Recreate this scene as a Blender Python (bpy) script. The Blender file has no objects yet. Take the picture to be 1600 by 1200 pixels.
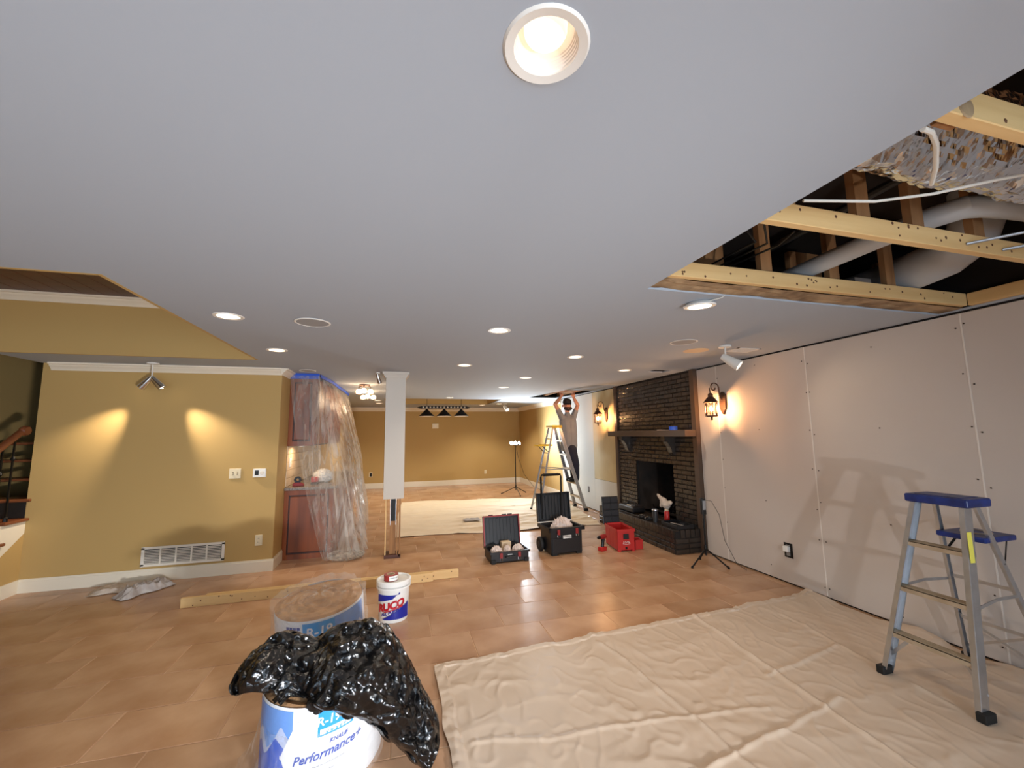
import bpy, bmesh, math, random
from mathutils import Vector, Matrix, noise, Euler
from mathutils.geometry import tessellate_polygon
random.seed(7)
SC = bpy.context.scene
COL = SC.collection
PI = math.pi
# ---------------------------------------------------------------- camera
H = 2.49                      # ceiling height
FPX = 648.0                   # focal length in pixels of the 1600x1200 frame
RW = ((0.96394895, -0.01919234, -0.26539417),
      (-0.26577017, -0.11812008, -0.95677263),
      (-0.01298567, 0.99281383, -0.11896248))
cd = bpy.data.cameras.new('camera'); cam = bpy.data.objects.new('camera', cd); COL.objects.link(cam)
cd.sensor_width = 36.0; cd.lens = FPX / 1600 * 36.0; cd.clip_start = 0.02; cd.clip_end = 100
M4 = Matrix(RW).to_4x4(); M4.translation = (0, 0, 1.62)
cam.matrix_world = M4
SC.camera = cam
# ---------------------------------------------------------------- view and world
SC.view_settings.view_transform = 'Standard'; SC.view_settings.look = 'None'
SC.view_settings.gamma = 1.0; SC.view_settings.use_curve_mapping = False
SC.view_settings.exposure = -0.42
SC.cycles.use_denoising = True
SC.cycles.max_bounces = 8; SC.cycles.transparent_max_bounces = 24; SC.cycles.sample_clamp_indirect = 6.0
W = bpy.data.worlds.new('sky'); SC.world = W; W.use_nodes = True
wn = W.node_tree; bg = wn.nodes['Background']; bg.inputs[0].default_value = (0.55, 0.76, 1.0, 1); bg.inputs[1].default_value = 0.9
DAY = 150.0       # watts of each added daylight lamp
CAN = 40.0       # watts of a recessed downlight
def light(name, kind, loc, power, color=(1, 1, 1), size=0.1, size_y=None, rot=(0, 0, 0), parent=None, spot=None, blend=0.5, spread=None):
    l = bpy.data.lights.new(name, kind); l.energy = power; l.color = color
    if kind == 'AREA':
        l.size = size
        if size_y: l.shape = 'RECTANGLE'; l.size_y = size_y
        else: l.shape = 'DISK'
        if spread: l.spread = spread
    else:
        l.shadow_soft_size = size
        if kind == 'SPOT': l.spot_size = spot; l.spot_blend = blend
    o = bpy.data.objects.new(name, l); COL.objects.link(o); o.location = loc; o.rotation_euler = rot
    if parent: o.parent = parent
    return o
# daylight lamps added outside two unseen windows of the wall behind the camera
for wx in (-2.2, 1.6):
    light('window_daylight', 'AREA', (wx, -3.16, 1.35), DAY, (0.62, 0.81, 1.0), 1.9, 1.7, (math.radians(90), 0, 0))
# ---------------------------------------------------------------- helpers
def lin(c):
    return tuple((v / 255 / 12.92) if v / 255 <= 0.04045 else ((v / 255 + 0.055) / 1.055) ** 2.4 for v in c[:3]) + (1,)
MATS = {}
def mat(name, col, rough=0.6, metal=0.0, vary=None, bump=None, emit=None, spec=0.5, trans=0.0, alpha=1.0, col2=None, rand=0.0, sheen=0, stretch=None, coat=0.0):
    """vary=(scale, amount, detail) mixes col with col2; bump=(scale,strength,distance); rand = tone change per object or per island"""
    if name in MATS: return MATS[name]
    m = bpy.data.materials.new(name); m.use_nodes = True; MATS[name] = m
    nt = m.node_tree; N = nt.nodes; L = nt.links; p = N['Principled BSDF']
    c = lin(col); p.inputs['Base Color'].default_value = c
    p.inputs['Roughness'].default_value = rough; p.inputs['Metallic'].default_value = metal
    p.inputs['Specular IOR Level'].default_value = spec
    p.inputs['Transmission Weight'].default_value = trans; p.inputs['Alpha'].default_value = alpha
    p.inputs['Coat Weight'].default_value = coat
    tc = N.new('ShaderNodeTexCoord'); vec = tc.outputs['Object']
    if stretch:
        mp = N.new('ShaderNodeMapping'); mp.inputs['Scale'].default_value = stretch; L.new(vec, mp.inputs[0]); vec = mp.outputs[0]
    out = None
    if vary:
        nz = N.new('ShaderNodeTexNoise'); nz.inputs['Scale'].default_value = vary[0]; nz.inputs['Detail'].default_value = vary[2] if len(vary) > 2 else 5
        L.new(vec, nz.inputs['Vector'])
        rmp = N.new('ShaderNodeMapRange'); rmp.inputs[1].default_value = 0.35; rmp.inputs[2].default_value = 0.68; rmp.inputs[4].default_value = vary[1]
        L.new(nz.outputs[0], rmp.inputs[0])
        mx = N.new('ShaderNodeMix'); mx.data_type = 'RGBA'; L.new(rmp.outputs[0], mx.inputs[0])
        mx.inputs[6].default_value = c; mx.inputs[7].default_value = lin(col2) if col2 else tuple(x * 0.45 for x in c[:3]) + (1,)
        out = mx.outputs[2]
    if rand:
        oi = N.new('ShaderNodeObjectInfo'); ge = N.new('ShaderNodeNewGeometry')
        ad = N.new('ShaderNodeMath'); ad.operation = 'ADD'; L.new(oi.outputs['Random'], ad.inputs[0]); L.new(ge.outputs['Random Per Island'], ad.inputs[1])
        fr = N.new('ShaderNodeMath'); fr.operation = 'FRACT'; L.new(ad.outputs[0], fr.inputs[0])
        mr = N.new('ShaderNodeMapRange'); mr.inputs[3].default_value = 1 - rand; mr.inputs[4].default_value = 1 + rand; L.new(fr.outputs[0], mr.inputs[0])
        hs = N.new('ShaderNodeHueSaturation'); L.new(mr.outputs[0], hs.inputs['Value'])
        if out: L.new(out, hs.inputs['Color'])
        else: hs.inputs['Color'].default_value = c
        out = hs.outputs[0]
    if out: L.new(out, p.inputs['Base Color'])
    if bump:
        nb = N.new('ShaderNodeTexNoise'); nb.inputs['Scale'].default_value = bump[0]; nb.inputs['Detail'].default_value = 6; L.new(vec, nb.inputs['Vector'])
        bp = N.new('ShaderNodeBump'); bp.inputs['Strength'].default_value = bump[1]; bp.inputs['Distance'].default_value = bump[2] if len(bump) > 2 else 0.01
        L.new(nb.outputs[0], bp.inputs['Height']); L.new(bp.outputs[0], p.inputs['Normal'])
    if emit:
        p.inputs['Emission Color'].default_value = lin(emit[0]); p.inputs['Emission Strength'].default_value = emit[1]
    return m
def film(name, dens, tint=(235, 232, 225), scale=9.0, rough=0.18, stretch=(1, 1, 1)):
    """thin clear plastic sheet: part see-through, part milky, part shine, broken up by creases"""
    if name in MATS: return MATS[name]
    m = bpy.data.materials.new(name); m.use_nodes = True; MATS[name] = m
    nt = m.node_tree; N = nt.nodes; L = nt.links; N.clear()
    o = N.new('ShaderNodeOutputMaterial'); tr = N.new('ShaderNodeBsdfTransparent'); df = N.new('ShaderNodeBsdfPrincipled')
    tl = N.new('ShaderNodeBsdfTranslucent'); m0 = N.new('ShaderNodeMixShader'); m0.inputs[0].default_value = 0.45
    df.inputs['Base Color'].default_value = lin(tint); df.inputs['Roughness'].default_value = rough; tl.inputs[0].default_value = lin(tint)
    tc = N.new('ShaderNodeTexCoord'); mp = N.new('ShaderNodeMapping'); mp.inputs['Scale'].default_value = stretch; L.new(tc.outputs['Object'], mp.inputs[0])
    nz = N.new('ShaderNodeTexNoise'); nz.inputs['Scale'].default_value = scale; nz.inputs['Detail'].default_value = 7; nz.inputs['Distortion'].default_value = 1.2; L.new(mp.outputs[0], nz.inputs['Vector'])
    mr = N.new('ShaderNodeMapRange'); mr.inputs[1].default_value = 0.38; mr.inputs[2].default_value = 0.72; mr.inputs[3].default_value = dens * 0.55; mr.inputs[4].default_value = min(1, dens * 1.9); L.new(nz.outputs[0], mr.inputs[0])
    bp = N.new('ShaderNodeBump'); bp.inputs['Strength'].default_value = 0.7; bp.inputs['Distance'].default_value = 0.02; L.new(nz.outputs[0], bp.inputs['Height']); L.new(bp.outputs[0], df.inputs['Normal'])
    L.new(df.outputs[0], m0.inputs[1]); L.new(tl.outputs[0], m0.inputs[2])
    mx = N.new('ShaderNodeMixShader'); L.new(mr.outputs[0], mx.inputs[0]); L.new(tr.outputs[0], mx.inputs[1]); L.new(m0.outputs[0], mx.inputs[2]); L.new(mx.outputs[0], o.inputs[0])
    return m
class MB:
    """collects geometry, then links it as one mesh object"""
    def __init__(s): s.v = []; s.f = []; s.mi = []; s.cur = 0
    def add(s, vs, fs):
        b = len(s.v); s.v += [tuple(v) for v in vs]
        for f in fs: s.f.append([i + b for i in f]); s.mi.append(s.cur)
        return s
    def box(s, x0, x1, y0, y1, z0, z1, m=None):
        vs = [Vector((x, y, z)) for z in (z0, z1) for y in (y0, y1) for x in (x0, x1)]
        if m: vs = [m @ v for v in vs]
        return s.add(vs, [(0, 2, 3, 1), (4, 5, 7, 6), (0, 1, 5, 4), (2, 6, 7, 3), (0, 4, 6, 2), (1, 3, 7, 5)])
    def cbox(s, x0, x1, y0, y1, z0, z1, c=0.004, m=None):
        """box with chamfered edges: three nested rings"""
        r = lambda d, z: [Vector((x0 + d, y0 + d, z)), Vector((x1 - d, y0 + d, z)), Vector((x1 - d, y1 - d, z)), Vector((x0 + d, y1 - d, z))]
        vs = r(c, z0) + r(0, z0 + c) + r(0, z1 - c) + r(c, z1)
        if m: vs = [m @ v for v in vs]
        fs = [(3, 2, 1, 0), (12, 13, 14, 15)]
        for k in range(3):
            for i in range(4): j = (i + 1) % 4; fs.append((k * 4 + i, k * 4 + j, k * 4 + 4 + j, k * 4 + 4 + i))
        return s.add(vs, fs)
    def bar(s, p, q, w, h, up=(0, 0, 1)):
        p = Vector(p); q = Vector(q); d = (q - p); L = d.length; d.normalize(); u = Vector(up)
        a = d.cross(u)
        if a.length < 1e-4: a = d.cross(Vector((1, 0, 0)))
        a.normalize(); b = a.cross(d)
        m = Matrix((a, d, b)).transposed().to_4x4(); m.translation = p
        return s.box(-w / 2, w / 2, 0, L, -h / 2, h / 2, m)
    def tube(s, pts, r, n=8, cap=True, closed=False):
        pts = [Vector(p) for p in pts]; k = len(pts); rs = r if isinstance(r, (list, tuple)) else [r] * k
        vs = []; a = None
        for i, p in enumerate(pts):
            t = (pts[(i + 1) % k] - pts[i - 1]) if closed else (pts[min(i + 1, k - 1)] - pts[max(i - 1, 0)])
            t.normalize()
            if a is None: a = t.orthogonal().normalized()
            else:
                a = a - t * a.dot(t)
                a = a.normalized() if a.length > 1e-6 else t.orthogonal().normalized()
            b = t.cross(a)
            vs += [p + (a * math.cos(2 * PI * j / n) + b * math.sin(2 * PI * j / n)) * rs[i] for j in range(n)]
        fs = []
        for i in range(k if closed else k - 1):
            for j in range(n):
                i2 = (i + 1) % k
                fs.append((i * n + j, i * n + (j + 1) % n, i2 * n + (j + 1) % n, i2 * n + j))
        if cap and not closed: fs += [tuple(reversed(range(n))), tuple(range((k - 1) * n, k * n))]
        return s.add(vs, fs)
    def lathe(s, prof, n=24, c=(0, 0, 0), m=None, cap=True):
        c = Vector(c); vs = []
        for r, z in prof: vs += [Vector((r * math.cos(2 * PI * j / n), r * math.sin(2 * PI * j / n), z)) for j in range(n)]
        vs = [(m @ v if m else v) + c for v in vs]
        fs = []
        for i in range(len(prof) - 1):
            for j in range(n): fs.append((i * n + j, i * n + (j + 1) % n, (i + 1) * n + (j + 1) % n, (i + 1) * n + j))
        if cap:
            if prof[0][0] > 1e-5: fs.append(tuple(reversed(range(n))))
            if prof[-1][0] > 1e-5: fs.append(tuple(range((len(prof) - 1) * n, len(prof) * n)))
        return s.add(vs, fs)
    def prism(s, poly, h0, h1, m=None):
        """polygon (x,y) extruded along z between h0 and h1"""
        n = len(poly); vs = [Vector((x, y, h)) for h in (h0, h1) for x, y in poly]
        if m: vs = [m @ v for v in vs]
        fs = [tuple(reversed(range(n))), tuple(range(n, 2 * n))]
        for i in range(n): j = (i + 1) % n; fs.append((i, j, n + j, n + i))
        return s.add(vs, fs)
    def grid(s, nu, nv, fn):
        vs = [fn(i / nu, j / nv) for j in range(nv + 1) for i in range(nu + 1)]
        fs = [(j * (nu + 1) + i, j * (nu + 1) + i + 1, (j + 1) * (nu + 1) + i + 1, (j + 1) * (nu + 1) + i) for j in range(nv) for i in range(nu)]
        return s.add(vs, fs)
    def mesh(s, name, mats, smooth=False):
        me = bpy.data.meshes.new(name); me.from_pydata(s.v, [], s.f)
        for m in (mats if isinstance(mats, (list, tuple)) else [mats]): me.materials.append(m)
        me.polygons.foreach_set('material_index', s.mi)
        bm = bmesh.new(); bm.from_mesh(me); bmesh.ops.recalc_face_normals(bm, faces=bm.faces[:]); bm.to_mesh(me); bm.free()
        if smooth:
            me.polygons.foreach_set('use_smooth', [True] * len(me.polygons)); me.set_sharp_from_angle(angle=math.radians(38))
        me.update(); return me
    def build(s, name, mats, parent=None, smooth=False, **k):
        return put(name, s.mesh(name, mats, smooth), parent, **k)
def put(name, me, parent=None, loc=None, rot=None, label=None, cat=None, group=None, kind=None):
    o = bpy.data.objects.new(name, me); COL.objects.link(o)
    if parent: o.parent = parent
    if loc: o.location = loc
    if rot: o.rotation_euler = rot
    return tag(o, label, cat, group, kind)
def tag(o, label=None, cat=None, group=None, kind=None):
    for k, v in (('label', label), ('category', cat), ('group', group), ('kind', kind)):
        if v: o[k] = v
    return o
def thing(name, loc, label, cat, rz=0, group=None, rot=None):
    o = bpy.data.objects.new(name, None); COL.objects.link(o); o.location = loc; o.empty_display_size = 0.1
    o.rotation_euler = rot if rot else (0, 0, rz)
    return tag(o, label, cat, group)
def copy_tree(o, parent=None):
    c = o.copy(); COL.objects.link(c); c.parent = parent
    for ch in [x for x in o.children]: copy_tree(ch, c)
    return c
def bevel(o, w, seg=2):
    b = o.modifiers.new('bevel', 'BEVEL'); b.width = w; b.segments = seg; b.limit_method = 'ANGLE'; b.angle_limit = math.radians(40); return o
def T(x=0, y=0, z=0, rx=0, ry=0, rz=0):
    return Matrix.Translation((x, y, z)) @ Euler((rx, ry, rz)).to_matrix().to_4x4()
def text_geo(body, size, shear=0.0, space=1.0, bold=0.0):
    c = bpy.data.curves.new('t', 'FONT'); c.body = body; c.size = size; c.align_x = 'CENTER'; c.align_y = 'CENTER'; c.shear = shear; c.space_character = space; c.offset = bold; c.resolution_u = 3
    o = bpy.data.objects.new('t', c); COL.objects.link(o)
    dg = bpy.context.evaluated_depsgraph_get(); me = o.evaluated_get(dg).to_mesh()
    vs = [v.co.copy() for v in me.vertices]; fs = [tuple(p.vertices) for p in me.polygons]
    o.evaluated_get(dg).to_mesh_clear(); bpy.data.objects.remove(o); bpy.data.curves.remove(c)
    return vs, fs
def nz(p, s=1.0, seed=0): return noise.noise(Vector(p) * s + Vector((seed * 13.7, seed * 7.1, seed * 3.3)))
def ridge(p, s=1.0, seed=0): return 1 - abs(nz(p, s, seed)) * 2
def remesh(parts, voxel, smooth_iter=4):
    """union of overlapping closed shapes as one continuous surface"""
    me = parts.mesh('u', MATS['white_paint']); o = bpy.data.objects.new('u', me); COL.objects.link(o)
    r = o.modifiers.new('r', 'REMESH'); r.mode = 'VOXEL'; r.voxel_size = voxel
    if smooth_iter: s_ = o.modifiers.new('s', 'SMOOTH'); s_.iterations = smooth_iter; s_.factor = 0.5
    dg = bpy.context.evaluated_depsgraph_get(); out = bpy.data.meshes.new_from_object(o.evaluated_get(dg))
    bpy.data.objects.remove(o); bpy.data.meshes.remove(me); out.materials.clear()
    out.polygons.foreach_set('use_smooth', [True] * len(out.polygons)); return out
def capsule(mb, p, q, r0, r1, n=10):
    p = Vector(p); q = Vector(q); d = (q - p); L = max(d.length, 1e-4); d = d / L
    pts = []; rs = []
    for k in range(5): a = PI / 2 * k / 4; pts.append(p - d * r0 * math.cos(a)); rs.append(max(r0 * math.sin(a), 0.0008))
    for k in range(5): a = PI / 2 * k / 4; pts.append(q + d * r1 * math.sin(a)); rs.append(max(r1 * math.cos(a), 0.0008))
    mb.tube(pts, rs, n)
# ---------------------------------------------------------------- materials
mat('white_paint', (222, 219, 212), 0.5); mat('ceiling_paint', (163, 171, 181), 0.85, bump=(60, 0.05, 0.004))
mat('trim_paint', (226, 216, 196), 0.4)
mat('column_paint', (198, 190, 178), .5); mat('tan_paint', (184, 152, 94), 0.75, bump=(90, 0.06, 0.003), vary=(1.3, 0.12), col2=(172, 138, 82)); mat('old_paint', (206, 190, 150), .8, vary=(3, .5), col2=(190, 170, 126))
mat('drywall', (203, 194, 186), 0.85, vary=(1.1, 0.3), col2=(194, 180, 168)); mat('drywall_white', (214, 214, 208), 0.85, vary=(1.5, 0.3), col2=(202, 202, 196))
mat('drywall_edge', (228, 222, 214), 0.9); mat('screw', (70, 60, 55), 0.5, 0.6); mat('gap_dark', (26, 20, 16), 0.95)
mat('tile', (192, 154, 121), 0.26, vary=(2.6, 0.75, 8), col2=(160, 116, 82), rand=0.11, bump=(14, 0.22, 0.006), spec=0.45)
mat('grout', (196, 158, 122), 0.85)
mat('brick', (56, 48, 42), 0.26, vary=(7, 0.5), col2=(38, 32, 28), rand=0.16, bump=(30, 0.5, 0.008)); mat('mortar', (20, 17, 15), 0.8, bump=(40, 0.5, 0.01))
mat('soot', (16, 14, 13), 0.95, vary=(3, 0.7), col2=(58, 44, 34)); mat('mantel_wood', (82, 64, 51), 0.5, vary=(5, 0.4), col2=(66, 50, 40), stretch=(1, .15, 1))
mat('pine', (222, 187, 130), 0.6, vary=(4, 0.6), col2=(196, 150, 92), stretch=(.25, 3, 3), bump=(20, 0.1)); mat('pine_y', (222, 187, 130), 0.6, vary=(4, 0.6), col2=(196, 150, 92), stretch=(3, .25, 3))
mat('old_pine', (168, 122, 78), 0.75, vary=(5, 0.7), col2=(120, 82, 50), stretch=(3, 3, .4)); mat('knot', (92, 56, 30), 0.7)
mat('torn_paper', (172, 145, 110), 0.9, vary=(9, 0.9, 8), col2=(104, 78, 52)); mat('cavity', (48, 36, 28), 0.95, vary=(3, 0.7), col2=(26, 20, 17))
mat('pvc', (176, 178, 180), 0.4, vary=(4, .3), col2=(180, 180, 178)); mat('wire', (214, 210, 200), 0.5); mat('cable_black', (18, 18, 18), 0.5)
mat('cherry', (146, 76, 36), 0.35, vary=(3, 0.65), col2=(76, 38, 22), stretch=(3, 3, .35)); mat('cherry_dark', (58, 30, 20), 0.45); mat('granite', (150, 140, 130), 0.25, vary=(60, 0.9), col2=(90, 82, 76))
mat('dark_wood', (84, 44, 28), 0.4, vary=(3, .6), col2=(52, 26, 18), stretch=(.4, 3, 3)); mat('rail_wood', (124, 70, 40), 0.35, vary=(4, .5), col2=(90, 46, 26))
mat('iron', (22, 20, 19), 0.45, 0.6); mat('black_plastic', (24, 25, 28), 0.42); mat('black_ribs', (30, 32, 36), 0.5); mat('red_plastic', (188, 40, 36), 0.4); mat('dark_red', (140, 34, 34), 0.45)
mat('chrome', (210, 210, 210), 0.18, 1.0); mat('aluminium', (196, 198, 202), 0.33, 0.9, vary=(14, .4), col2=(165, 165, 165)); mat('alu_worn', (192, 178, 156), 0.5, 0.55, vary=(9, .6), col2=(160, 140, 112))
mat('ladder_blue', (24, 52, 128), 0.4, vary=(14, .7, 8), col2=(14, 24, 58)); mat('ladder_yellow', (232, 190, 44), 0.45); mat('label_white', (232, 232, 228), 0.5); mat('label_yellow', (232, 220, 90), 0.5)
mat('rubber', (16, 16, 16), 0.7); mat('canvas', (198, 180, 161), 0.5, vary=(3, 0.35), col2=(186, 165, 143), bump=(240, .08, .002)); mat('canvas_far', (222, 202, 172), 0.7, bump=(200, .1, .002))
mat('rag', (196, 182, 168), 0.9, bump=(60, .4, .004)); mat('rag_grey', (176, 168, 162), 0.9, vary=(12, .7), col2=(132, 122, 116), bump=(60, .4, .004))
mat('kraft', (184, 142, 100), 0.7, vary=(11, .8, 9), col2=(138, 96, 60), bump=(16, .8, .02)); mat('wrap_white', (224, 226, 230), 0.3, bump=(9, .35, .012)); mat('wrap_blue', (30, 82, 190), 0.3, bump=(9, .35, .012))
mat('wrap_sky', (104, 148, 214), 0.3, bump=(9, .35, .012)); mat('wrap_pale', (176, 188, 218), 0.3); mat('print_cyan', (44, 146, 216), 0.35); mat('print_navy', (36, 66, 158), 0.4); mat('print_grey', (120, 124, 136), 0.5)
mat('bag_black', (8, 8, 9), 0.2, bump=(34, .5, .012), spec=.6); mat('bucket_white', (228, 228, 224), 0.35); mat('bucket_blue', (24, 36, 140), 0.35); mat('bucket_red', (178, 26, 40), 0.4); mat('tape_red', (150, 46, 44), 0.4)
mat('painter_tape', (28, 78, 190), 0.6); mat('grey_grille', (150, 150, 150), 0.8); mat('vent_white', (226, 218, 204), 0.45); mat('vent_slot', (52, 44, 38), 0.8); mat('ivory', (226, 212, 180), 0.4)
mat('lantern_metal', (70, 50, 40), 0.45, 0.5, vary=(12, .5), col2=(110, 72, 54)); mat('skin', (196, 142, 116), 0.55); mat('shirt', (134, 136, 140), 0.85, vary=(8, .4), col2=(116, 118, 122)); mat('jeans', (30, 34, 52), 0.8); mat('hair', (44, 34, 30), 0.8)
mat('cushion_tan', (214, 190, 158), 0.8); mat('bulb', (255, 246, 232), 0.3, emit=((255, 240, 214), 9)); mat('bulb_cool', (255, 255, 255), 0.3, emit=((226, 240, 255), 90)); mat('bulb_warm', (255, 220, 180), 0.3, emit=((255, 196, 136), 9)); mat('bulb_lantern', (255, 220, 180), 0.3, emit=((255, 190, 130), 2000))
mat('bulb_near', (255, 246, 232), 0.3, emit=((255, 236, 214), 1.3)); mat('baffle', (236, 226, 216), 0.45); mat('paper_pink', (214, 196, 186), 0.7, bump=(30, .6, .01)); mat('cardboard', (206, 182, 150), 0.8); mat('mortar_light', (96, 86, 76), .9); mat('grey_can', (58, 60, 62), .4, .3)
def pane_mat():
    m = bpy.data.materials.new('glass'); m.use_nodes = True; MATS['glass'] = m; N = m.node_tree.nodes; L = m.node_tree.links; N.clear()
    o = N.new('ShaderNodeOutputMaterial'); t = N.new('ShaderNodeBsdfTransparent'); g = N.new('ShaderNodeBsdfGlossy'); g.inputs['Roughness'].default_value = 0.03
    f = N.new('ShaderNodeFresnel'); f.inputs[0].default_value = 1.3; x = N.new('ShaderNodeMixShader'); L.new(f.outputs[0], x.inputs[0]); L.new(t.outputs[0], x.inputs[1]); L.new(g.outputs[0], x.inputs[2]); L.new(x.outputs[0], o.inputs[0])
pane_mat()
film('film', 0.42, scale=4, stretch=(2.4, 2.4, .6)); film('film_clear', 0.27, scale=5, stretch=(2.4, 2.4, .6)); film('film_wrap', 0.15, scale=12)
mat('foil', (222, 225, 232), 0.1, 1.0)
K = MATS
# ================================================================ STRUCTURE
XL, XR, YB, YF, ZT = -4.9, 4.06, -3.0, 13.7, 3.12
S = lambda mb, name, m, **k: mb.build(name, m, kind='structure', **k)
# ---- floor: grout bed and 24 x 16 inch tiles in running bond
floor = S(MB().box(XL, XR + .7, YB, YF, -0.1, -0.003), 'floor', K['grout'])
TW, TH, GAP = 0.61, 0.4145, 0.005
def tile_mesh(x0, x1, y0, y1, mb): return mb.cbox(x0, x1, y0, y1, -0.012, 0.0, 0.0025)
full = tile_mesh(-TW / 2 + GAP / 2, TW / 2 - GAP / 2, -TH / 2 + GAP / 2, TH / 2 - GAP / 2, MB()).mesh('tile', K['tile'])
rest = MB(); ntile = 0
for k in range(-16, 25):
    y0 = 3.63 + k * TH; yc = y0 + TH / 2
    if y0 + TH > YF: continue
    off = 0.305 if k % 2 == 0 else 0.0
    for n in range(-9, 8):
        x0 = off + n * TW; x1 = x0 + TW
        if x0 < XL or x0 > 4.04: continue
        xc = (x0 + x1) / 2
        seen = yc > 1.3 and yc < 8.4 and xc > -4.0 and yc > 2.3 - .3 * xc and not (xc > .6 and yc < 3.1) and x1 < 4.06
        if seen and ntile < 300:
            ntile += 1; put('tile', full, floor, loc=(xc, yc, 0))
        else: tile_mesh(x0 + GAP / 2, min(x1, 4.05) - GAP / 2, y0 + GAP / 2, y0 + TH - GAP / 2, rest)
rest.build('tile_field', K['tile'], floor, kind='stuff')
# ---- ceiling slab with its openings
def circ(x, y, r, n=20): return [(x + r * math.cos(2 * PI * i / n), y + r * math.sin(2 * PI * i / n)) for i in range(n)]
def rect(x0, x1, y0, y1): return [(x0, y0), (x1, y0), (x1, y1), (x0, y1)]
CANS = [(.31, .79), (-1.19, 3.355), (-1.183, 4.60), (.82, 3.34), (.81, 5.157), (1.966, 4.34), (3.087, 5.164), (1.926, 6.15), (1.92, 7.51),
        (-.478, 10.84), (-.486, 11.8), (1.195, 9.85), (2.465, 12.3), (2.86, 11.75)]
CR = 0.078
RH = rect(1.46, 4.045, -0.3, 2.14)                       # torn-out part beside the right wall
MH = [(3.08, 9.62), (3.14, 9.0), (3.3, 7.84), (4.0, 7.84), (4.02, 8.6), (3.8, 9.66)]   # cut where the man works
loops = [rect(XL - .1, XR, YB, YF + .1), rect(-4.7, -1.55, 2.64, 5.23), rect(-4.93, -3.9, 5.36, 9.0), RH, MH, rect(-.3, 2.57, 10.25, 12.05), rect(3.5, 3.77, 5.05, 5.26), circ(1.98, 2.31, CR)]
loops += [circ(x, y, CR) for x, y in CANS]
def slab(loops, z0, z1):
    mb = MB(); flat = [p for l in loops for p in l]
    tris = tessellate_polygon([[Vector((x, y, 0)) for x, y in l] for l in loops]); n = len(flat)
    mb.add([(x, y, z0) for x, y in flat] + [(x, y, z1) for x, y in flat], [tuple(t) for t in tris] + [tuple(i + n for i in t) for t in tris])
    b = 0
    for l in loops:
        for i in range(len(l)): j = (i + 1) % len(l); mb.f.append([b + i, b + j, n + b + j, n + b + i]); mb.mi.append(0)
        b += len(l)
    return mb
ceiling = S(slab(loops, H, H + .016), 'ceiling', K['ceiling_paint'])
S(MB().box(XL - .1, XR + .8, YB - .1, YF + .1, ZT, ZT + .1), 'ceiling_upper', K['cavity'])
# raised tray on the left: fascias, wood deck, crown
tray = S(MB().box(-4.7, -1.55, 5.226, 5.25, H - .001, ZT).box(-4.7, -1.55, 2.62, 2.644, H - .001, ZT).box(-1.554, -1.53, 2.62, 5.25, H - .001, ZT).box(-4.72, -4.7, 2.62, 5.25, H + .001, ZT), 'trim_1', K['tan_paint'])
for i in range(18):
    x0 = -4.7 + i * .175; MB().cbox(x0 + .002, x0 + .173, 2.64, 5.23, 3.105, 3.118, .002).build('ceiling_plank', K['dark_wood'], tray)
CROWN = [(0, 0), (.012, 0), (.016, .012), (.03, .03), (.05, .048), (.058, .062), (.075, .066), (.078, .085), (0, .085)]
def crown(p, q, out, z, m=K['trim_paint'], name='trim_2', sc=1.0):
    """moulding from p to q (x,y), pushed towards out, its foot at z"""
    p = Vector((*p, 0)); q = Vector((*q, 0)); d = (q - p); L = d.length; d.normalize(); o_ = Vector((*out, 0))
    m4 = Matrix(((o_.x, 0, d.x, p.x), (o_.y, 0, d.y, p.y), (0, 1, 0, z), (0, 0, 0, 1)))
    return S(MB().prism([(a * sc, b * sc) for a, b in CROWN], 0, L, m4), name, m)
crown((-4.7, 5.226), (-1.554, 5.226), (0, -1), 3.02, name='trim_2')
crown((-3.80, 5.89), (-1.44, 5.89), (0, -1), H - .085, name='trim_3'); crown((-1.44, 5.83), (-1.44, 6.26), (1, 0), H - .085, name='trim_4')
crown((-1.44, YF), (4.06, YF), (0, -1), H - .12, name='trim_5', sc=1.4); crown((4.044, 9.9), (4.044, YF), (-1, 0), H - .12, name='trim_6', sc=1.4)
# far tray over the billiard lamp
S(MB().box(-.3, 2.57, 12.046, 12.07, H - .001, 2.8).box(-.3, 2.57, 10.23, 10.25, H + .001, 2.8).box(-.32, -.3, 10.23, 12.07, H + .001, 2.8).box(2.57, 2.59, 10.23, 12.07, H + .001, 2.8), 'trim_7', K['tan_paint'])
S(MB().box(-.33, 2.6, 10.2, 12.1, 2.8, 2.82), 'ceiling_far_tray', K['ceiling_paint'])
# ---- walls
S(MB().box(-3.88, -1.44, 5.89, 6.02, 0, ZT), 'wall_left', K['tan_paint'])
S(MB().box(-1.56, -1.44, 6.02, YF, 0, ZT), 'wall_bar', K['tan_paint'])
S(MB().box(XL - .1, XR + .1, YF, YF + .1, 0, ZT), 'wall_far', K['tan_paint'])
S(MB().box(XL - .1, XL, YB, 9.1, 0, ZT), 'wall_stair', K['tan_paint'])
S(MB().box(XL - .1, -1.56, 8.98, 9.1, 0, ZT + .05), 'wall_stair_end', K['tan_paint'])
def baseb(name, x0, x1, y0, y1, h=.14):
    dx, dy = (x1 - x0), (y1 - y0)
    return S(MB().box(x0, x1, y0, y1, 0, h - .02).box(x0 + (.006 if dx < .05 and x0 > 0 else 0), x1 - (.006 if dx < .05 and x0 < 0 else 0), y0 + (.006 if dy < .05 else 0), y1, h - .02, h), name, K['trim_paint'])
baseb('baseboard_left', -3.87, -1.424, 5.874, 5.89); baseb('baseboard_return', -1.44, -1.424, 5.89, 6.30); baseb('baseboard_far', -1.44, 4.04, YF - .016, YF, .16); baseb('baseboard_right', 4.028, 4.044, 9.9, YF, .16)
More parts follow.
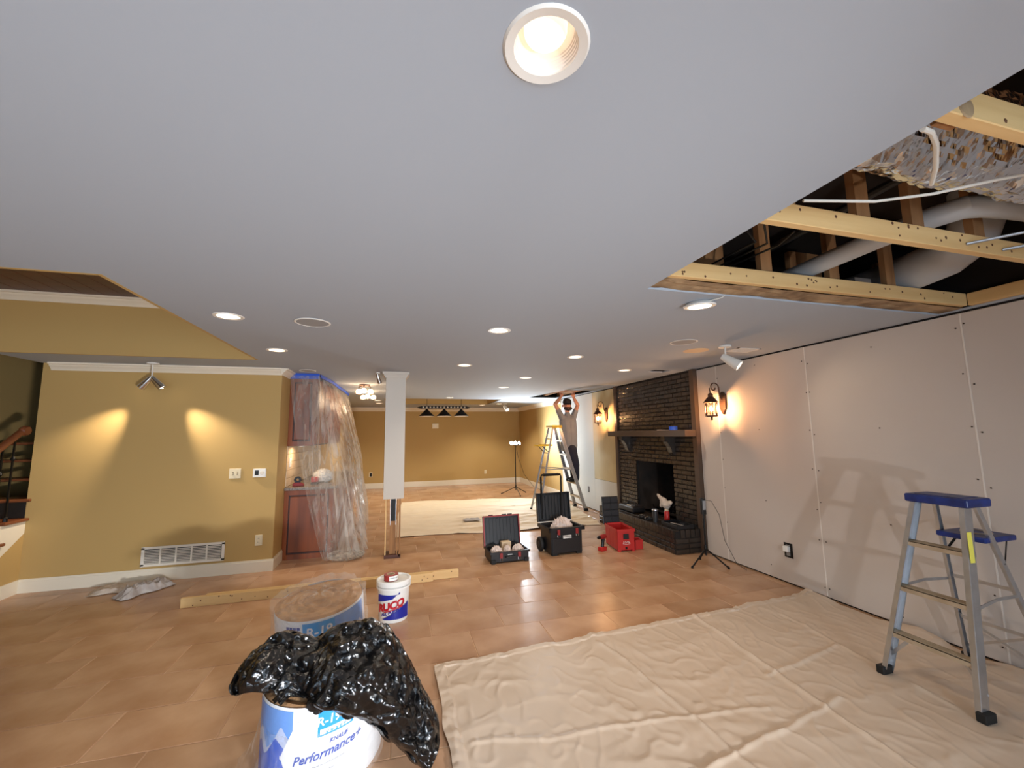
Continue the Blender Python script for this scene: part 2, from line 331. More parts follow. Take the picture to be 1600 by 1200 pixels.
# right wall: dark framing behind, sheets of drywall in front
S(MB().box(4.06, 4.2, YB, 5.45, 0, ZT).box(4.06, 4.2, 6.46, YF, 0, ZT).box(4.06, 4.2, 5.45, 6.46, 1.13, ZT).box(4.06, 4.2, 5.45, 6.46, -.05, .31), 'wall_right', K['gap_dark'])
wr = bpy.data.objects['wall_right']
def sheet(y0, y1, z0, z1, m, x=4.044): return MB().cbox(x, 4.0615, y0 + .002, y1 - .002, z0, z1, .003).build('drywall_sheet', m, wr)
ys = [-3, -1.64, -.42, .80, 2.02, 3.265, 4.51, 4.868]
scr = MB()
for a, b in zip(ys, ys[1:]):
    sheet(a, b, .014, 2.472, K['drywall'])
    MB().box(4.0425, 4.0455, b - .006, b + .004, .02, 2.468).build('joint', K['drywall_edge'], wr)
    for i in range(7):
        for yy in ((a + .025, (a + b) / 2, b - .025) if i % 2 == 0 else (a + .02, b - .03)):
            if b - a > .6: scr.lathe([(.0055, 0), (.0055, .003)], 8, (4.0425, yy + random.uniform(-.01, .01), .12 + i * .37 + random.uniform(-.05, .05)), Matrix.Rotation(-PI / 2, 4, 'Y'))
scr.build('screw_heads', K['screw'], wr, kind='stuff')
sheet(7.1, 8.14, .014, .66, K['drywall_white']); sheet(7.1, 8.14, .664, 2.472, K['old_paint']); sheet(8.14, 9.9, .014, 2.472, K['drywall_white']); sheet(9.9, YF, 0, H, K['tan_paint'])
# wall behind the camera with two unseen windows, added to bring cool daylight
wb = MB().box(XL, XR, YB - .12, YB, 0, .5).box(XL, XR, YB - .12, YB, 2.2, ZT)
for a, b in ((XL, -3.15), (-1.25, .65), (2.55, XR)): wb.box(a, b, YB - .12, YB, .5, 2.2)
S(wb, 'wall_rear', K['tan_paint'])
for i, wx in enumerate((-2.2, 1.6)):
    fr = MB().box(wx - .95, wx - .89, YB - .09, YB - .02, .5, 2.2).box(wx + .89, wx + .95, YB - .09, YB - .02, .5, 2.2).box(wx - .95, wx + .95, YB - .09, YB - .02, .5, .56).box(wx - .95, wx + .95, YB - .09, YB - .02, 2.14, 2.2).box(wx - .02, wx + .02, YB - .08, YB - .03, .5, 2.2)
    w = S(fr, 'window_%d' % (i + 1), K['white_paint']); MB().box(wx - .9, wx + .9, YB - .06, YB - .055, .55, 2.15).build('pane', K['glass'], w)
# ---- stairs at the left
st = thing('staircase', (-3.87, 5.13, 0), 'carpetless staircase with red-brown treads, white skirt board and iron railing beside the tan wall', 'staircase')
for i in range(8):
    zt = .17 + .203 * i; y0 = .26 * i - .28
    MB().cbox(-1.0, .03 if i < 5 else -.012, y0 - .03, y0 + .262, zt - .03, zt, .006).build('tread', K['rail_wood'], st)
    if y0 < .8: MB().box(-1.0, -.005, y0, y0 + .018, zt - .2, zt - .03).build('riser', K['black_plastic'] if i > 3 else K['white_paint'], st)
MB().prism([(-.12, 0), (.76, 0), (.76, .62)], 0, .12, T(0, 0, 0) @ Matrix(((0, 0, -1, 0), (1, 0, 0, 0), (0, 1, 0, 0), (0, 0, 0, 1)))).build('knee_wall', K['tan_paint'], st)
MB().prism([(-.30, 0), (-.12, -.0), (.758, .62), (.758, .75), (.24, .75), (.24, .545), (-.02, .545), (-.02, .34), (-.28, .34), (-.28, .14)], -.004, .018, Matrix(((0, 0, -1, 0), (1, 0, 0, 0), (0, 1, 0, 0), (0, 0, 0, 1)))).build('skirt_board', K['trim_paint'], st)
MB().prism([(-.30, 0), (.757, 0), (.757, .14), (-.30, .14)], -.012, .0, Matrix(((0, 0, -1, 0), (1, 0, 0, 0), (0, 1, 0, 0), (0, 0, 0, 1)))).build('skirting', K['trim_paint'], st)
rp = [(0, -.7, .72), (0, .32, 1.49), (0, .60, 1.70), (0.0, .645, 1.722)]
MB().tube([(a - .03, b, c) for a, b, c in rp], [.034, .034, .034, .034], 12).build('handrail', K['rail_wood'], st, smooth=True)
MB().lathe([(.0, -.03), (.045, -.028), (.055, 0), (.045, .028), (0, .03)], 20, (-.02, .64, 1.72), Matrix.Rotation(PI / 2, 4, 'Y')).build('rail_end', K['rail_wood'], st, smooth=True)
for yy in (-.35, -.1, .16, .42, .55):
    zb = .17 + .203 * (int((yy + .31) / .26)); zt = 1.25 + yy * .755
    mb = MB().bar((-.03, yy, zb), (-.03, yy, zt), .014, .014, (0, 1, 0)); mb.lathe([(.008, -.03), (.02, 0), (.008, .03)], 8, (-.03, yy, (zb + zt) / 2 + .2)); mb.lathe([(.02, 0), (.018, .04), (.008, .05)], 8, (-.03, yy, zb))
    mb.build('baluster', K['iron'], st)
for yy, zz in ((.30, 1.12), (.04, .95)):
    mb = MB()
    for k in (1, -1):
        mb = MB().tube([(-.03, yy + .075 * k * (1 - t / 22) * math.sin(t * .42), zz + k * .13 + .09 * (1 - t / 22) * math.cos(t * .42)) for t in range(20)], .006, 6); mb.build('scroll', K['iron'], st, smooth=True)
# ---- fireplace
fp = thing('fireplace', (4.02, 5.98, 0), 'dark painted brick fireplace with wooden mantel shelf and open firebox', 'fireplace')
def rel(o, base): return tuple(a - b for a, b in zip(o, base))
FB = (4.02, 5.98, 0); BC = {}
def brick_obj(parent, dims, loc):
    key = tuple(round(d, 3) for d in dims)
    if key not in BC: a, b, c = [d / 2 for d in dims]; BC[key] = MB().cbox(-a, a, -b, b, -c, c, .004).mesh('brick', K['brick'])
    return put('brick', BC[key], parent, loc=loc, rot=(random.uniform(-.01, .01), 0, random.uniform(-.012, .012)))
MB().box(0, .045, -1.03, -.53, 0, H).box(0, .045, .48, 1.04, 0, H).box(0, .045, -.53, .48, 1.13, H).build('mortar_bed', K['mortar'], fp)
CH = .0665; nb = 0
for r in range(5, 38):
    z = (r + .5) * CH
    if z > H - .02: continue
    y = 4.95 - (.105 if r % 2 else 0)
    while y < 7.03:
        a, b = max(y, 4.952), min(y + .205, 7.02); y += .21
        for lo, hi in ([(a, b)] if not (z < 1.13) else [(a, min(b, 5.45)), (max(a, 6.46), b)]):
            if hi - lo > .03:
                nb += 1; dx = random.uniform(-.003, .003)
                brick_obj(fp, (.03, hi - lo - .008, CH - .009), (-.006 + dx, (lo + hi) / 2 - 5.98, z))
fb = MB(); x1 = .62
fb.add([(0.03, -.53, .31), (x1, -.36, .31), (x1, .31, .31), (0.03, .48, .31), (0.03, -.53, 1.13), (x1, -.36, 1.13), (x1, .31, 1.13), (0.03, .48, 1.13)], [(0, 1, 2, 3), (0, 4, 5, 1), (1, 5, 6, 2), (2, 6, 7, 3), (4, 7, 6, 5)])
fb.build('firebox', K['soot'], fp)
gr = MB()
for k in range(6): gr.tube([(.12, -.3 + k * .11, .42), (.16, -.3 + k * .11, .36), (.42, -.3 + k * .11, .36), (.48, -.3 + k * .11, .44)], .008, 6)
gr.bar((.2, -.34, .35), (.2, .29, .35), .014, .014).bar((.4, -.34, .35), (.4, .29, .35), .014, .014)
for k in (-.3, .25): gr.bar((.2, k, .31), (.2, k, .36), .014, .014, (0, 1, 0)).bar((.4, k, .31), (.4, k, .36), .014, .014, (0, 1, 0))
gr.build('grate', K['iron'], fp)
bevel(MB().box(-.22, .03, -1.10, 1.07, 1.55, 1.64).build('mantel_shelf', K['mantel_wood'], fp), .004)
for yy in (-.55, .68):
    m4 = Matrix(((1, 0, 0, 0), (0, 0, 1, 0), (0, 1, 0, 0), (0, 0, 0, 1)))
    MB().prism([(-.03, 1.27), (.02, 1.27), (.02, 1.55), (-.19, 1.55), (-.19, 1.49), (-.15, 1.47), (-.1, 1.40), (-.07, 1.31)], yy - .05, yy + .05, m4).build('corbel', K['brick'], fp)
MB().cbox(-.045, .04, -1.115, -1.03, .311, H - .003, .004).cbox(-.045, .04, -1.115, -1.062, 0, .311, .002).build('side_trim', K['mantel_wood'], fp); MB().cbox(-.045, .04, 1.04, 1.12, .311, H - .003, .004).cbox(-.045, .04, 1.109, 1.12, 0, .311, .002).build('side_trim', K['mantel_wood'], fp)
he = thing('hearth', (3.8, 6.0, 0), 'raised dark brick hearth with soldier course along its front edge', 'hearth')
MB().box(-.21, .21, -1.07, 1.08, 0, .30).build('mortar_bed', K['mortar'], he)
n = 0
for r in range(3):                                                     # three courses on the front and the end, soldiers above
    y = 4.93 - (.1 if r % 2 else 0); z = .034 + r * .067
    while y < 7.05:
        a, b = max(y, 4.94), min(y + .205, 7.08); y += .21
        if b - a > .04: brick_obj(he, (.03, b - a - .008, .058), (-.205, (a + b) / 2 - 6.0, z))
    for k in range(2):
        brick_obj(he, (.2, .03, .058), (-.11 + k * .208, -1.065, z))
y = 4.945
while y < 7.05: brick_obj(he, (.10, .06, .108), (-.175, y + .03 - 6.0, .257)); y += .068
for k in range(4): brick_obj(he, (.06, .04, .108), (-.1 + k * .078, -1.06, .257))
for i in range(2):
    y = 5.0
    while y < 7.0: brick_obj(he, (.155, .098, .02), (-.04 + i * .162, y + .05 - 6.0, .301)); y += .104
# ---- support column with its lower casing stripped
co = thing('support_column', (-.025, 6.06, 0), 'white boxed support column with bare framing at its foot', 'column')
bevel(MB().box(-.133, .133, -.133, .133, .77, H - .05).build('casing', K['column_paint'], co), .003, 1)
MB().box(-.16, .16, -.16, .16, H - .055, H - .035).box(-.145, .145, -.145, .145, H - .08, H - .055).box(-.18, .18, -.18, .18, H - .035, H).build('capital', K['column_paint'], co)
MB().box(-.11, .10, -.11, .10, 0, .045).build('base_plate', K['dark_wood'], co)
MB().box(-.105, -.09, -.1, .08, .04, .78).build('stud', K['pine'], co); MB().box(.045, .06, -.10, .08, .04, .78).build('stud', K['old_pine'], co); MB().box(.075, .095, -.11, .08, .02, .78).build('stud', K['old_pine'], co)
MB().box(-.045, .035, -.06, .04, .04, .47).build('wood_block', K['old_pine'], co); MB().box(-.035, .03, -.05, .03, .47, .8).build('steel_post', K['iron'], co); MB().box(-.042, -.035, -.062, .02, .42, .78).box(.03, .036, -.062, .02, .42, .78).build('steel_flange', K['aluminium'], co)
# ---- joists, ducts and cavity seen through the torn-out ceiling
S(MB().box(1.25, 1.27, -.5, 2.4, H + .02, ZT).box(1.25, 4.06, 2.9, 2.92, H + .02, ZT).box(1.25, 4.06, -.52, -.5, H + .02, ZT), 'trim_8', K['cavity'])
def truss(y, label, n_web, seed):
    t = thing('floor_truss', (1.3, y, 2.507), label, 'joist'); r = random.Random(seed)
    MB().cbox(0, 2.706, 0, .04, 0, .092, .003).build('bottom_chord', K['pine'], t)
    MB().cbox(0, 2.75, 0, .09, .47, .51, .003).build('top_chord', K['old_pine'], t)
    for k in range(n_web):
        x = .28 + k * 2.3 / n_web + r.uniform(-.05, .05); MB().box(x, x + .085, .042, .08, .03, .47).build('web', K['old_pine'], t)
    kn = MB()
    for k in range(26): kn.lathe([(.005 + r.random() * .004, -.001), (.004, .0012)], 8, (.2 + r.random() * 2.4, -.0008, .012 + r.random() * .07), Matrix.Rotation(PI / 2, 4, 'X'))
    kn.build('knots', K['knot'], t, kind='stuff')
    return t
truss(1.95, 'pine joist at the far edge of the open ceiling above torn brown paper', 4, 1)
truss(1.31, 'pine joist crossing the open ceiling beneath the white pipe', 5, 2)
t3 = truss(.70, 'pine joist with a round knot beside the foil duct', 3, 3)
MB().lathe([(.035, -.001), (.03, .002)], 16, (.26, -.0005, .03), Matrix.Rotation(PI / 2, 4, 'X')).build('round_knot', K['torn_paper'], t3)
t4 = truss(.09, 'pine joist nearest the rear edge of the open ceiling', 3, 4)
MB().cbox(4.005, 4.05, -.28, 1.945, 2.507, 2.597, .003).build('wall_ledger', K['pine_y'], label='pine ledger board fixed along the top of the bare drywall wall', cat='board')
pp = MB().grid(60, 6, lambda u, v: Vector((1.47 + u * 2.57, 1.985 + v * .153, H + .010 + .014 * max(0, nz((u * 9, v * 3, 0), 1.6)) )))
pp.build('torn_drywall_paper', K['torn_paper'], label='ragged brown paper strip torn along the edge of the open ceiling', cat='paper')
for k in range(3):
    x = 1.9 + k * .9; MB().box(x, x + .3, 2.3, 2.34, 2.56, 2.95).build('blocking', K['old_pine'], label=['short wood blocking set back in the cavity near the torn corner', 'short wood blocking in the cavity behind the white drain pipe', 'short wood blocking in the cavity behind the fat pale duct'][k], cat='board', group='wood blocking in the ceiling cavity')
def duct_r(u, v): a = 2 * PI * v; q = (u * 2.76, math.cos(a) * .3, math.sin(a) * .3); return .157 + .014 * ridge(q, 3.2, 1) + .014 * nz(q, 12, 4) + .010 * nz(q, 27, 6)
du = MB().grid(230, 64, lambda u, v: Vector((1.28 + u * 2.76, 1.0 - .02 * u + duct_r(u, v) * math.cos(2 * PI * v), 2.742 + .03 * u + duct_r(u, v) * math.sin(2 * PI * v))))
du.build('foil_duct', K['foil'], label='crinkled silver foil insulated duct lying across the joists', cat='duct')
MB().tube([(4.03, 1.242, 2.78), (3.0, 1.242, 2.73), (2.80, 1.245, 2.715), (2.69, 1.27, 2.705), (2.645, 1.36, 2.70), (2.62, 1.6, 2.695), (2.62, 2.85, 2.66)], .055, 20).build('drain_pipe', K['pvc'], smooth=True, label='white plastic drain pipe running under the floor above', cat='pipe')
MB().tube([(3.45, 1.56, 3.1), (3.46, 1.57, 2.95), (3.48, 1.63, 2.82), (3.5, 1.78, 2.75), (3.53, 2.0, 2.73), (3.6, 2.8, 2.72)], .13, 20).build('round_duct', K['pvc'], smooth=True, label='fat pale round duct beside the wall ledger', cat='duct')
MB().tube([(2.3, 1.25, 2.81), (2.34, 2.2, 2.8)], .022, 10).build('black_pipe', K['cable_black'], label='thin black pipe alongside the white drain pipe', cat='pipe')
MB().tube([(1.47, .756, 2.493), (1.55, .778, 2.515), (1.68, .835, 2.54), (1.85, .93, 2.548), (1.95, 1.0, 2.545)], .008, 8).build('loose_cable', K['wire'], smooth=True, label='loose grey cable hanging across the foil duct', cat='cable')
MB().tube([(1.60, 1.23, 2.56), (1.9, 1.16, 2.56), (2.07, 1.06, 2.56), (2.22, .94, 2.57), (2.5, .8, 2.6)], .006, 8).build('white_cable', K['wire'], smooth=True, label='thin white cable stapled below the foil duct', cat='cable')
for k in range(2): MB().tube([(2.75 + k * .28, 1.309, 2.54), (2.9 + k * .28, 1.1, 2.54), (3.17 + k * .29, .742, 2.54)], .007, 6).build('conduit_rod', K['aluminium'], label=['metal rod clipped to the pine joist beside the foil duct', 'metal rod clipped to the pine joist closer to the wall ledger'][k], cat='rod', group='metal rods on the joist')
MB().box(3.02, 3.17, 2.02, 2.09, 2.60, 2.66).build('junction_box', K['aluminium'], label='small grey junction box on top of the far joist', cat='box')
for k in range(3): MB().tube([(1.6 + k * .2, 1.6, 2.72 - k * .03), (1.9 + k * .08, 1.75, 2.66), (1.95 + k * .07, 2.297, 2.7)], .006, 6).build('dark_cable', K['cable_black'], label='black cable drooping in the joist cavity', cat='cable', group='black cables in the joist cavity')
# lath and boards in the far cut, blocked vent opening
for k in range(3): MB().box(3.12 + k * .37, 3.16 + k * .37, 7.8, 9.7, H + .05, H + .14).build('joist', K['old_pine'], label='bare joist above the cut where the man works', cat='joist', group='bare joists over the far cut')
MB().cbox(3.3, 3.8, 8.1, 8.5, H + .018, H + .03, .002, T(0, 0, 0)).build('ceiling_board', K['old_pine'], label='brown board held up into the far ceiling cut', cat='board')
S(MB().box(3.48, 3.79, 5.03, 5.28, H + .02, H + .2), 'trim_9', K['gap_dark'])  # solid block above the vent hole, its near-black colour standing in for shade
# ================================================================ LIGHT FIXTURES
def can(x, y, label, group, power=CAN, near=False, z=H, far_col=None):
    t = thing('recessed_light', (x, y, z), label, 'ceiling light', group=group)
    MB().lathe([(.076, .002), (.074, -.003), (.094, -.006), (.099, -.001), (.099, .002)], 32, cap=False).build('trim_ring', K['white_paint'], t, smooth=True)
    prof = [(.076, 0)]
    for k in range(5): prof += [(.0755 - k * .002, .006 + k * .007), (.0735 - k * .002, .008 + k * .007)]
    prof += [(.064, .06), (.062, .17), (0.0001, .17)]
    MB().lathe(prof, 32, cap=False).build('baffle', K['baffle'], t, smooth=True)
    MB().lathe([(0.0001, .022), (.03, .0235), (.044, .029), (.049, .038), (.05, .05), (.042, .09), (.03, .17)], 28, cap=False).build('bulb', K['bulb_near'] if near else K['bulb'], t, smooth=True)
    light('downlight', 'SPOT', (0, 0, .010), power, far_col or (1, .86, .69), .010, parent=t, spot=math.radians(126), blend=.6)
    return t
can(*CANS[0], 'large recessed ceiling light with ribbed baffle and glowing bulb, alone in the plain ceiling', None, CAN * .9, True)
LB = ['lit recessed light beside the raised tray, first of its pair', 'lit recessed light beside the corner of the raised tray', 'lit recessed light level with the round grey speakers', 'lit recessed light before the white column', 'lit recessed light between the bare wall and the white column',
      'lit recessed light near the chimney breast', 'lit recessed light ahead of the man on the ladder', 'lit recessed light closest to the billiard lamp row and the man']
for c, l in zip(CANS[1:9], LB): can(*c, l, 'recessed ceiling lights')
for c, l in zip(CANS[9:], ['lit recessed light in the far room behind the flush lamps', 'lit recessed light in the far room close to the back wall, left of the tray', 'lit recessed light just before the far tray', 'lit recessed light behind the far tray', 'lit recessed light beside the far tray end']): can(*c, l, 'recessed ceiling lights of the far room', CAN * 2.9, far_col=(1, .91, .76))
# the light that hangs out of its hole by the torn edge
t = thing('hanging_light', (1.98, 2.31, H), 'lit recessed light dangling by its wire at the torn ceiling edge', 'ceiling light')
m4 = T(0, 0, -.02, math.radians(4), math.radians(-3))
MB().lathe([(.06, .0), (.075, -.004), (.1, -.006), (.105, .002), (.1, .008), (.07, .03)], 32, m=m4).build('trim_ring', K['white_paint'], t, smooth=True)
MB().lathe([(.074, -.006), (.05, -.010), (0.0001, -.011)], 28, m=m4, cap=False).build('lens', K['bulb'], t)
MB().tube([(.0, -.085, -.012), (.02, -.12, -.010), (.045, -.155, -.006), (.055, -.169, .004)], .004, 6).build('wire', K['wire'], t)
light('downlight', 'AREA', (0, 0, -.035), CAN * .25, (1, .76, .52), .1, parent=t, spread=math.radians(150))
# speakers, vents, patches on the ceiling
def speaker(x, y, label, r=.125):
    t = thing('ceiling_speaker', (x, y, H), label, 'speaker', group='round ceiling speakers')
    MB().lathe([(r, .002), (r + .004, -.004), (r - .006, -.008), (r - .012, -.004)], 40, cap=False).build('rim', K['white_paint'], t, smooth=True); MB().lathe([(r - .008, -.005), (.0001, -.005)], 40, cap=False).build('grille', K['grey_grille'], t)
speaker(-.64, 3.40, 'round grey speaker grille in the ceiling beside the raised tray'); speaker(-1.16, 5.98, 'round grey speaker grille in front of the taped cabinet', .1); speaker(2.69, 3.39, 'round grey speaker grille near the track spotlight')
MB().lathe([(.13, .002), (.13, -.003), (.0001, -.003)], 32, (3.11, 3.73, H)).build('ceiling_patch', K['cardboard'], label='round tan patch on the ceiling beside the spotlight', cat='patch')
v = thing('ceiling_vent', (3.6, 3.6, H), 'white louvred air vent in the ceiling by the bare wall', 'vent')
MB().box(-.15, .15, -.1, -.08, -.006, .002).box(-.15, .15, .08, .1, -.006, .002).box(-.15, -.13, -.1, .1, -.006, .002).box(.13, .15, -.1, .1, -.006, .002).build('frame', K['white_paint'], v); MB().box(-.14, .14, -.09, .09, -.001, .001).build('backing', K['vent_slot'], v)
for k in range(5): MB().box(-.13, .13, -.07 + k * .033, -.055 + k * .033, -.005, -.001).build('slat', K['white_paint'], v)
# spot heads
def aim(frm, to): return (Vector(to) - Vector(frm)).to_track_quat('-Z', 'Y').to_matrix().to_4x4()
def spot_head(parent, piv, direction, m, r=.045, L=.12):
    """head hanging at piv, shining along direction"""
    q = Vector(direction).to_track_quat('-Z', 'Y').to_matrix().to_4x4(); q.translation = piv
    h = MB().lathe([(.0001, .045), (r * .55, .04), (r * .7, .0), (r, -L + .02), (r * 1.02, -L), (r * .9, -L), (r * .7, -L + .03), (.0001, -L + .035)], 20, m=q, cap=False)
    o = h.build('spot_head', m, parent, smooth=True)
    MB().lathe([(r * .84, -L + .012), (.0001, -L + .006)], 20, m=q, cap=False).build('lamp', K['bulb'], o)
    return q
w = thing('wall_wash_spotlight', (-2.75, 5.70, H), 'twin-headed silver spotlight under the ceiling before the tan wall', 'spotlight')
MB().lathe([(.06, 0), (.06, -.012), (.02, -.02), (.0001, -.02)], 24).tube([(0, 0, -.01), (0, 0, -.17)], .007, 8).lathe([(.02, -.16), (.024, -.18), (.012, -.2)], 12).build('stem', K['white_paint'], w)
for sx in (-1, 1):
    d = Vector((sx * .66, .12, -.78)).normalized(); pv = Vector((sx * .03, 0, -.2)); q = spot_head(w, pv, d, K['chrome'], .042, .115)
    p = pv + d * .125
    s_ = light('spot_beam', 'SPOT', p, 160, (1, .86, .68), .02, rot=d.to_track_quat('-Z', 'Y').to_euler(), parent=w, spot=math.radians(47), blend=1.0)
w = thing('track_spotlight', (3.24, 3.46, H), 'white track spotlight tilted down at the bare drywall', 'spotlight')
MB().lathe([(.06, 0), (.06, -.018), (.0001, -.02)], 24).tube([(0, 0, -.015), (0, 0, -.11)], .009, 8).build('stem', K['white_paint'], w); spot_head(w, Vector((0, 0, -.13)), (.5, -.62, -.6), K['white_paint'], .055, .15)
light('spot_beam', 'SPOT', (.1, -.11, -.24), 9, (1, .8, .58), .03, rot=Vector((.55, -.6, -.5)).to_track_quat('-Z', 'Y').to_euler(), parent=w, spot=math.radians(95), blend=.9)
w = thing('track_spotlight', (3.0, 11.6, H), 'small white spotlight on the far ceiling by the work light', 'spotlight')
MB().lathe([(.06, 0), (.06, -.018), (.0001, -.02)], 20).tube([(0, 0, -.01), (0, 0, -.08)], .01, 8).build('stem', K['white_paint'], w); spot_head(w, Vector((0, 0, -.1)), (.3, -.6, -.6), K['white_paint'], .06, .14)
w = thing('column_spotlight', (-.27, 6.0, H), 'small lit spotlight on the ceiling against the white column', 'spotlight')
MB().lathe([(.03, 0), (.03, -.015), (.0001, -.016)], 16).build('base', K['white_paint'], w); spot_head(w, Vector((0, 0, -.056)), (.25, .3, -.8), K['chrome'], .03, .1)
# flush lamps with glass globes over the bar
for x, y, l in ((-.55, 7.5, 'bronze flush lamp with glowing glass globes close to the column'), (-.56, 8.6, 'bronze flush lamp with glowing glass globes further behind the column')):
    w = thing('globe_lamp', (x, y, H), l, 'ceiling light', group='bronze flush lamps with globes')
    MB().lathe([(.09, 0), (.09, -.02), (.03, -.03), (.0001, -.03)], 24).build('base', K['lantern_metal'], w)
    for k in range(3):
        a = k * 2.1 + .5; px, py = .11 * math.cos(a), .11 * math.sin(a)
        MB().tube([(px * .4, py * .4, -.02), (px, py, -.03), (px, py, -.08)], .008, 6).build('arm', K['lantern_metal'], w)
        MB().lathe([(.012, -.07), (.04, -.085), (.052, -.115), (.045, -.15), (.0001, -.16)], 16, (px, py, 0), cap=False).build('globe', K['bulb_warm'], w, smooth=True)
    light('globe_glow', 'POINT', (0, 0, -.22), 14, (1, .76, .5), .09, parent=w)
# billiard lamp
w = thing('billiard_lamp', (1.19, 11.0, 0), 'long dark billiard lamp with three cone shades hanging from the far tray', 'pendant lamp')
br = MB(); br.bar((-.6, 0, 2.33), (.6, 0, 2.33), .03, .05).bar((-.6, 0, 2.36), (.6, 0, 2.36), .02, .012).bar((-.6, 0, 2.29), (.6, 0, 2.29), .02, .012)
for s in (-1, 1): br.lathe([(.03, 0), (.02, .05), (.0001, .1)], 10, (s * .6, 0, 2.325), Matrix.Rotation(s * PI / 2, 4, 'Y'))
br.build('bar', K['iron'], w)
for k in range(13): MB().lathe([(.022, 0), (.022, .006), (.0001, .007)], 12, (-.54 + k * .09, -.018, 2.33), Matrix.Rotation(PI / 2, 4, 'X')).build('medallion', K['alu_worn'], w)
for x in (-.45, 0, .45):
    MB().lathe([(.02, 2.29), (.03, 2.27), (.19, 2.11), (.195, 2.10), (.185, 2.105), (.02, 2.25)], 28, (x, 0, 0), cap=False).build('shade', K['iron'], w, smooth=True)
    MB().lathe([(.19, 2.10), (.15, 2.098), (.0001, 2.12)], 28, (x, 0, 0), cap=False).build('diffuser', K['label_white'], w)
for x in (-.45, .45): MB().tube([(x, 0, 2.35), (x, 0, 2.798)], .006, 6).build('chain', K['iron'], w)
# wall lanterns
def lantern(y, label):
    w = thing('wall_lantern', (4.03, y, 1.98), label, 'wall lamp', group='wall lanterns either side of the fireplace')
    MB().prism([(0, -.15), (.045, -.08), (.05, .0), (.045, .1), (.02, .13), (0, .14), (-.02, .13), (-.045, .1), (-.05, 0), (-.045, -.08)], -.018, .012, Matrix(((0, 0, 1, 0), (1, 0, 0, 0), (0, 1, 0, 0), (0, 0, 0, 1)))).build('backplate', K['lantern_metal'], w)
    arm = [(-.02, 0, .03), (-.05, 0, .09)]
    for k in range(22):
        a = .0 + k * .30; r = .075 * (1 - k / 26); arm.append((-.13 + r * math.cos(a), 0, .19 + r * math.sin(a)))
    MB().tube(arm, .008, 8).tube([(-.20, 0, .19), (-.195, 0, .155), (-.19, 0, .11)], .007, 8).build('scroll_arm', K['lantern_metal'], w, smooth=True)
    cx = -.19
    MB().lathe([(.0001, .125), (.02, .12), (.032, .10), (.03, .075), (.05, .055), (.085, .01), (.09, .0), (.082, .0), (.03, .05), (.0001, .06)], 24, (cx, 0, 0), cap=False).build('roof', K['lantern_metal'], w, smooth=True)
    cg = MB(); R = .072
    for k in range(6):
        a0 = k * PI / 3; a1 = a0 + PI / 3; P0 = (cx + R * math.cos(a0), R * math.sin(a0)); P1 = (cx + R * math.cos(a1), R * math.sin(a1))
        cg.bar((*P0, 0), (*P0, -.17), .007, .007, (0, 1, 0)).bar((*P0, 0), (*P1, -.16), .003, .003).bar((*P1, 0), (*P0, -.16), .003, .003)
        cg.bar((*P0, -.17), (*P1, -.17), .014, .012)
    cg.lathe([(.0001, -.172), (.066, -.172), (.066, -.178), (.016, -.18), (.01, -.2), (.014, -.215), (.0001, -.225)], 16, (cx, 0, 0), cap=False)
    cg.build('cage', K['lantern_metal'], w)
    MB().lathe([(.066, -.002), (.066, -.168)], 24, (cx, 0, 0), cap=False).build('glass', K['glass'], w, smooth=True)
    MB().lathe([(.011, -.17), (.011, -.11), (.0001, -.108)], 12, (cx, 0, 0)).build('candle', K['ivory'], w)
    MB().lathe([(.006, -.11), (.017, -.095), (.019, -.08), (.008, -.055), (.0001, -.04)], 12, (cx, 0, 0), cap=False).build('bulb', K['bulb_lantern'], w, smooth=True)
lantern(4.40, 'lit bronze wall lantern with scroll arm on the bare drywall'); lantern(7.50, 'lit bronze wall lantern with scroll arm on the old painted patch beyond the fireplace')
# work lights on tripods
def tripod(parent, hgt, spread, r=.011, rz=0):
    MB().tube([(0, 0, .12), (0, 0, hgt)], r, 10).lathe([(.018, .17), (.022, .2), (.018, .24)], 10).build('pole', K['iron'], parent)
    for k in range(3):
        a = rz + k * 2 * PI / 3; MB().tube([(0, 0, .20), (spread * math.cos(a), spread * math.sin(a), .012)], r * .75, 8).lathe([(.014, 0), (.014, .02), (.006, .03)], 8, (spread * math.cos(a), spread * math.sin(a), 0)).build('leg', K['iron'], parent)
def work_light(loc, label, heads_z, face, power, ups=.0, col=(.84, .93, 1), spread=None):
    w = thing('work_light', loc, label, 'work light'); tripod(w, heads_z, .4, .012, .55)
    f = Vector((*face, 0)).normalized(); sd = Vector((-f.y, f.x, 0))
    for k in (-1, 0, 1):
        c = sd * (.11 * k) + Vector((0, 0, heads_z)); d = (f + sd * .5 * k + Vector((0, 0, ups))).normalized(); q = d.to_track_quat('-Z', 'Y').to_matrix().to_4x4(); q.translation = c
        hd = MB().lathe([(.0001, .05), (.04, .045), (.055, 0), (.058, -.02), (.05, -.02)], 20, m=q, cap=False).build('lamp_head', K['black_plastic'], w, smooth=True)
        MB().lathe([(.052, -.018), (.0001, -.02)], 20, m=q, cap=False).build('lens', K['bulb_cool'], hd)
        light('work_beam', 'AREA', c + d * .03, power, col, .09, rot=d.to_track_quat('-Z', 'Y').to_euler(), parent=w, spread=spread)
    return w
w = work_light((3.12, 11.0, 0), 'blazing three-head work light on a tripod in the far room', 1.36, (.25, -1), 46, ups=.3)
MB().tube([(.03, .02, 1.3), (.1, .1, 1.0), (.3, .2, .5), (.6, .3, .15), (.88, .35, .02)], .005, 6).build('power_cord', K['cable_black'], w)
work_light((1.41, -1.3, 0), 'three-head work light on a tripod before the rear windows', .63, (-.7, 1), 50, ups=.0, col=(.96, .97, 1), spread=math.radians(105))
